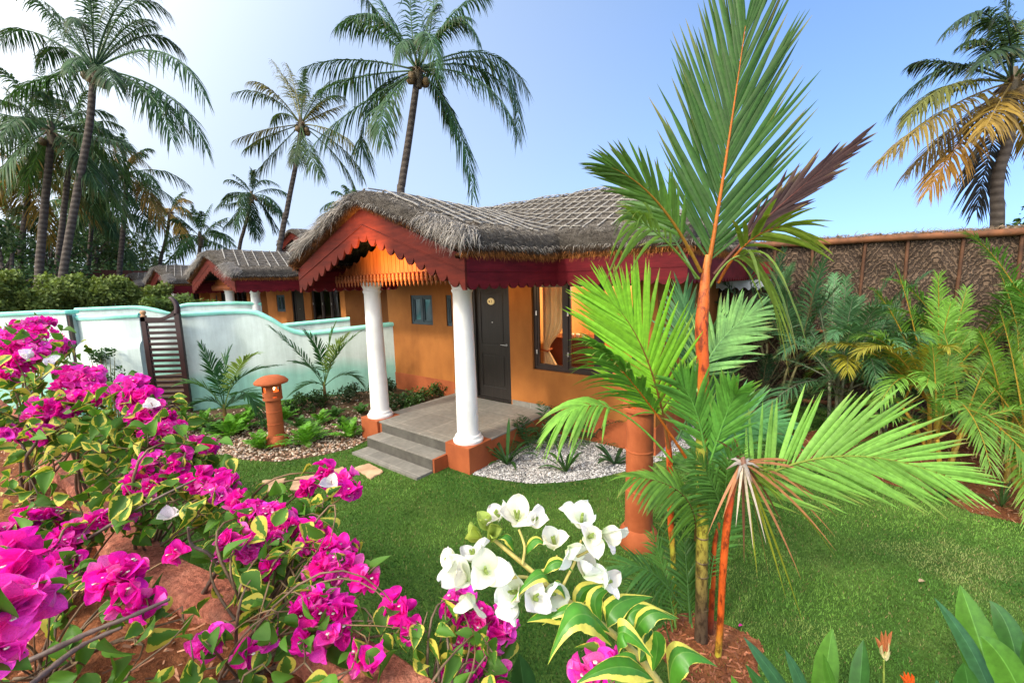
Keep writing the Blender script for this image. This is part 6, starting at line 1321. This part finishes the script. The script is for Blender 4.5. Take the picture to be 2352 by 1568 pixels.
bougain('low magenta bougainvillea on bare soil in the middle of the planter',(120,1420),[(30,1225,38),(75,1195,36),(105,1195,26),(150,1235,38),(175,1215,26),(135,1262,34),(140,1300,36),(160,1255,24),(10,1250,26),(285,1190,0.1+18),(95,1270,26),(232,1190,22)],[(110,1330,70,60),(200,1290,60,50),(60,1300,50,40),(190,1180,70,60),(90,1140,80,60)])
bougain('magenta bougainvillea with the largest blooms, closest to the camera',(110,1560),[(35,1330,60,.62,.048),(10,1375,50,.58,.048),(70,1370,46,.60,.046),(20,1290,40,.66,.045),(262,1335,38,.88,.042),(285,1315,34,.9,.042),(245,1318,28,.9,.04),(285,1370,32,.86,.042),(340,1388,32,.86,.038),(5,1490,26,.6,.045),(410,1268,20)],[(130,1400,80,40),(250,1430,90,60),(60,1480,90,60),(180,1520,110,70),(330,1480,90,60),(420,1420,80,50),(300,1540,100,60),(80,1555,90,50)],leafn=14)
bougain('sparse magenta bougainvillea along the lower kerb',(560,1560),[(700,1400,32),(730,1380,34),(760,1370,30),(745,1405,26),(790,1400,22),(480,1478,28),(505,1465,20),(568,1500,20),(620,1472,18),(835,1328,20),(860,1330,12),(700,1462,22),(760,1470,28),(775,1455,22),(845,1520,26),(842,1495,16),(905,1392,26),(925,1410,18),(940,1440,10),(620,1300,16)],[(600,1420,70,60),(520,1430,70,50),(440,1540,90,50),(700,1520,80,50),(860,1425,50,26),(950,1450,50,26),(800,1540,60,30),(560,1550,70,40),(660,1385,50,40)],leafn=10)
bougain('magenta bougainvillea clump past the kerb end under the white flowers',(1000,1640),[(1050,1380,28,.95,.037),(1075,1400,32,.95,.037),(1100,1420,34,.93,.037),(1140,1410,32,.95,.037),(1160,1440,30,.93,.037),(1130,1455,32,.92,.037),(1035,1395,18,.95,.036),(1075,1490,26,.88,.036),(1095,1520,26,.86,.036),(1080,1545,32,.84,.037),(1045,1560,26,.84,.037),(1140,1560,26,.84,.037),(1110,1470,20,.9,.036)],[(970,1440,30,14),(1020,1440,30,14),(1120,1500,36,20)],leafn=3)
bougain('two magenta blooms at the bottom edge under the yellow edged leaves',(1420,1700),[(1385,1530,24,.62,.042),(1420,1560,26,.60,.042),(1345,1545,18,.62,.04)],[],leafn=3)
# bare twigs of the planter
def twig(label,pts):
    P=densify(np.array([at(x,y,Y) for x,y,Y in pts]),8); mb=MB(); tube(mb,P,np.linspace(.0062,.003,len(P))*rng.uniform(.8,1.25,len(P)),8,np.array([.10,.068,.055])); single('bare_branch',mb,M_barkt,label,'branch','old bougainvillea stems',loc=tuple(P[0]))
twig('old grey bougainvillea stem standing on the planter soil',[(75,1180,1.5),(70,1090,1.45),(50,1020,1.45),(5,990,1.45)])
twig('second old stem crossing the grey one',[(95,1130,1.5),(60,1060,1.42),(85,1010,1.4),(60,975,1.38)])
twig('forked old stem in the middle of the planter',[(455,1380,1.1),(480,1340,1.06),(500,1300,1.05),(478,1270,1.04),(440,1250,1.03),(432,1210,1.02)])
twig('long brown shoot crossing the picture corner',[(-40,1560,.66),(80,1510,.66),(210,1450,.70),(300,1415,.72),(390,1375,.75)])
twig('shorter brown shoot below the long one in the picture corner',[(40,1600,.60),(110,1540,.64),(190,1480,.68),(280,1440,.70)])
twig('thin shoot with hanging leaves above the kerb',[(110,1300,1.1),(205,1235,1.12),(330,1160,1.18),(450,1100,1.24)])
# ------------------------------------------------------------------ white bougainvillea close to the camera
wb=at(1500,1800,.50); wt=thing('white_bougainvillea','white bougainvillea with yellow edged leaves close to the camera','bougainvillea',(wb[0],wb[1],wb[2]))
M_white_b=bractmat('white_bract',.42,.12)
def wflower(x,y,Y,dirv,size,opens=(24,58),lab=None):
    y=y-12; size=size*.74; dirv=(dirv[0],dirv[1],dirv[2]+.15)
    c=at(x,y,Y); mb=MB(); bract_cluster(mb,c[None],np.array([dirv],float),size,WHT,opens,False,BTW,(.62,.78,.30))
    for k in range(3):
        d=nrm(np.array(dirv)+rng.normal(0,.12,3)); tube(mb,[c+d*.004,c+d*size*.5],[.0022,.0016],6,np.array([.30,.40,.10]))
    o=mb.build('flower',M_white_b,wt,True); return c
cream=[]
W=[(1188,1205,.52,(0,-.35,.9),.046),(1150,1200,.54,(-.6,-.2,.7),.036),(1222,1210,.51,(.5,-.6,.6),.034),(1070,1345,.48,(-.5,-.5,.65),.046),(1115,1325,.47,(.15,-.75,.6),.046),(1090,1300,.5,(-.1,.1,.95),.042),(1045,1300,.5,(-.85,-.2,.3),.038),(1080,1375,.47,(-.2,-.5,-.75),.036),(1275,1265,.52,(-.2,-.35,.85),.042),(1305,1270,.50,(.5,-.5,-.3),.036),(1335,1215,.52,(0,-.3,.95),.046),(1350,1245,.50,(.3,-.6,.4),.038),(1385,1235,.51,(.85,-.35,-.2),.040),(1190,1370,.48,(-.5,-.55,.3),.044),(1225,1385,.47,(.3,-.6,.4),.040),(1180,1395,.47,(-.4,-.4,-.65),.036),(1255,1375,.48,(.5,-.4,.1),.036),(1345,1330,.50,(.3,-.35,.8),.046),(1385,1350,.49,(.8,-.4,.2),.034)]
for w_ in W: cream.append(wflower(*w_))
mb=MB(); stc=np.array([.50,.42,.12])
def wst(pts,r0,r1):
    P=densify(np.array([at(*q) for q in pts]),6); tube(mb,P,np.linspace(r0,r1,len(P)),7,stc,cap=False)
wst([(1530,1590,.50),(1470,1510,.50),(1390,1440,.49),(1290,1370,.49),(1220,1310,.50),(1160,1260,.52),(1130,1235,.53)],.0052,.0022)
wst([(1200,1295,.50),(1205,1255,.51),(1192,1215,.52)],.0022,.0015); wst([(1270,1350,.49),(1210,1325,.48),(1160,1330,.47),(1110,1345,.47)],.0022,.0015); wst([(1285,1365,.49),(1300,1330,.5),(1320,1290,.5),(1335,1240,.52)],.0022,.0015); wst([(1230,1315,.5),(1265,1300,.51),(1280,1275,.52)],.002,.0013); wst([(1310,1285,.5),(1350,1265,.5),(1378,1245,.51)],.002,.0013); wst([(1290,1380,.48),(1270,1410,.47),(1225,1395,.47)],.002,.0013)
mb.build('branches',M_barkt,wt,True)
# buds
mb=MB(); bract_cluster(mb,np.array([at(1118,1210,.53),at(1104,1235,.53),at(1130,1230,.53)]),np.array([[-.2,-.2,1],[-.6,-.1,.5],[.2,-.5,.6]]),.022,(.42,.52,.10),(8,22),False); mb.build('buds',M_white_b,wt,True)
def wleaf(bx,by,mx,my,tx,ty,Y,dY,wpx,roll=.4,fold=.35,sd=1):
    p0=at(bx,by,Y); p2=at(tx,ty,Y+dY); m=at(mx,my,Y+dY*.4); p1=2*m-.5*(p0+p2); vd=nrm(CAM-m); T=nrm(p2-p0); sd_=np.cross(vd,T)+vd*roll
    mb=MB(); blade(mb,p0,p1,p2,wpx*.9*Y/F,np.array((.055,.20,.018))*rng.uniform(.8,1.25),fold,((0,.08),(.1,.55),(.3,1),(.5,.92),(.75,.5),(.9,.22),(1,.02)),18,nrm(sd_),np.array((.14,.30,.05)),wave=.06); mb.build('leaf',M_wvar,wt,True)
def wvar():
    m,nt,b=newmat('yellow_edged_leaf'); a=N(nt,'ShaderNodeAttribute',attribute_name='tint'); uv=N(nt,'ShaderNodeUVMap'); sx=N(nt,'ShaderNodeSeparateXYZ'); nt.links.new(uv.outputs[0],sx.inputs[0])
    nz=noise(nt,55,3,.6); mm=N(nt,'ShaderNodeMath',operation='MULTIPLY_ADD'); nt.links.new(nz,mm.inputs[0]); mm.inputs[1].default_value=.35; nt.links.new(sx.outputs[0],mm.inputs[2])
    r=ramp(nt,mm.outputs[0],[(.93,(0,0,0)),(.945,(1,1,1))]); r2=ramp(nt,mm.outputs[0],[(.20,(1,1,1)),(.215,(0,0,0))]); rr=mixc(nt,1.,r,r2,'ADD')
    cc=mixc(nt,rr,a.outputs['Color'],(.66,.60,.10)); v=ramp(nt,noise(nt,90,4),[(.3,(.82,.82,.82)),(.7,(1.12,1.12,1.12))]); cc=mixc(nt,1.,cc,v,'MULTIPLY'); nt.links.new(cc,b.inputs['Base Color']); b.inputs['Roughness'].default_value=.38; b.inputs['Specular IOR Level'].default_value=.4; bump(nt,b,noise(nt,60,4),.15,.003)
    t=N(nt,'ShaderNodeBsdfTranslucent'); nt.links.new(mixc(nt,1.,cc,(1.1,1.25,.5),'MULTIPLY'),t.inputs[0]); mx=N(nt,'ShaderNodeMixShader'); mx.inputs[0].default_value=.25; nt.links.new(b.outputs[0],mx.inputs[1]); nt.links.new(t.outputs[0],mx.inputs[2]); nt.links.new(mx.outputs[0],nt.nodes['Material Output'].inputs[0]); return m
M_wvar=wvar()
for L_ in [(1405,1480,1330,1410,1258,1525,.44,-.03,44),(1360,1445,1310,1400,1245,1435,.46,0,22),(1400,1450,1345,1420,1312,1450,.45,.0,24),(1395,1440,1420,1385,1500,1370,.47,.03,36,-.4),(1330,1405,1345,1355,1402,1345,.49,.03,24),(1380,1430,1370,1370,1420,1345,.48,.02,26),(1440,1470,1460,1400,1560,1420,.47,.02,40,-.3),(1450,1480,1490,1410,1555,1425,.455,.0,30,-.5),(1420,1500,1430,1450,1500,1510,.44,-.02,34,.2),(1470,1520,1490,1470,1478,1420,.455,.02,28),(1500,1540,1510,1480,1500,1450,.45,0,32),(1540,1590,1560,1500,1648,1530,.46,0,44,-.4),(1500,1560,1420,1530,1320,1572,.43,-.02,34),(1470,1540,1440,1510,1400,1512,.46,.02,24),(1300,1378,1280,1345,1240,1385,.48,0,20),(1260,1340,1235,1320,1172,1385,.48,-.02,20),(1245,1320,1280,1290,1318,1315,.49,.0,18,-.3),(1200,1280,1230,1240,1260,1260,.51,0,14,-.3),(1180,1265,1165,1235,1140,1240,.52,0,14),(1345,1420,1270,1410,1210,1428,.47,-.02,24),(1520,1590,1470,1570,1440,1600,.43,0,34)]:
    wleaf(*L_)
# fallen things on the lawn
for (x,y,c,l,lab,cat) in [(1697,1437,(.75,.05,.35),.03,'fallen pink petal on the lawn by the red palm','petal'),(2111,1335,(.45,.32,.2),.05,'small fallen brown leaf on the lawn','leaf')]:
    p=G(x,y,.03); mb=MB(); blade(mb,p,p+np.array([l*.5,0,.012]),p+np.array([l,.01,0]),l*.35,np.array(c),.4,n=6); single('fallen_'+cat,mb,M_leaf,lab,cat,loc=(p[0],p[1],p[2]))
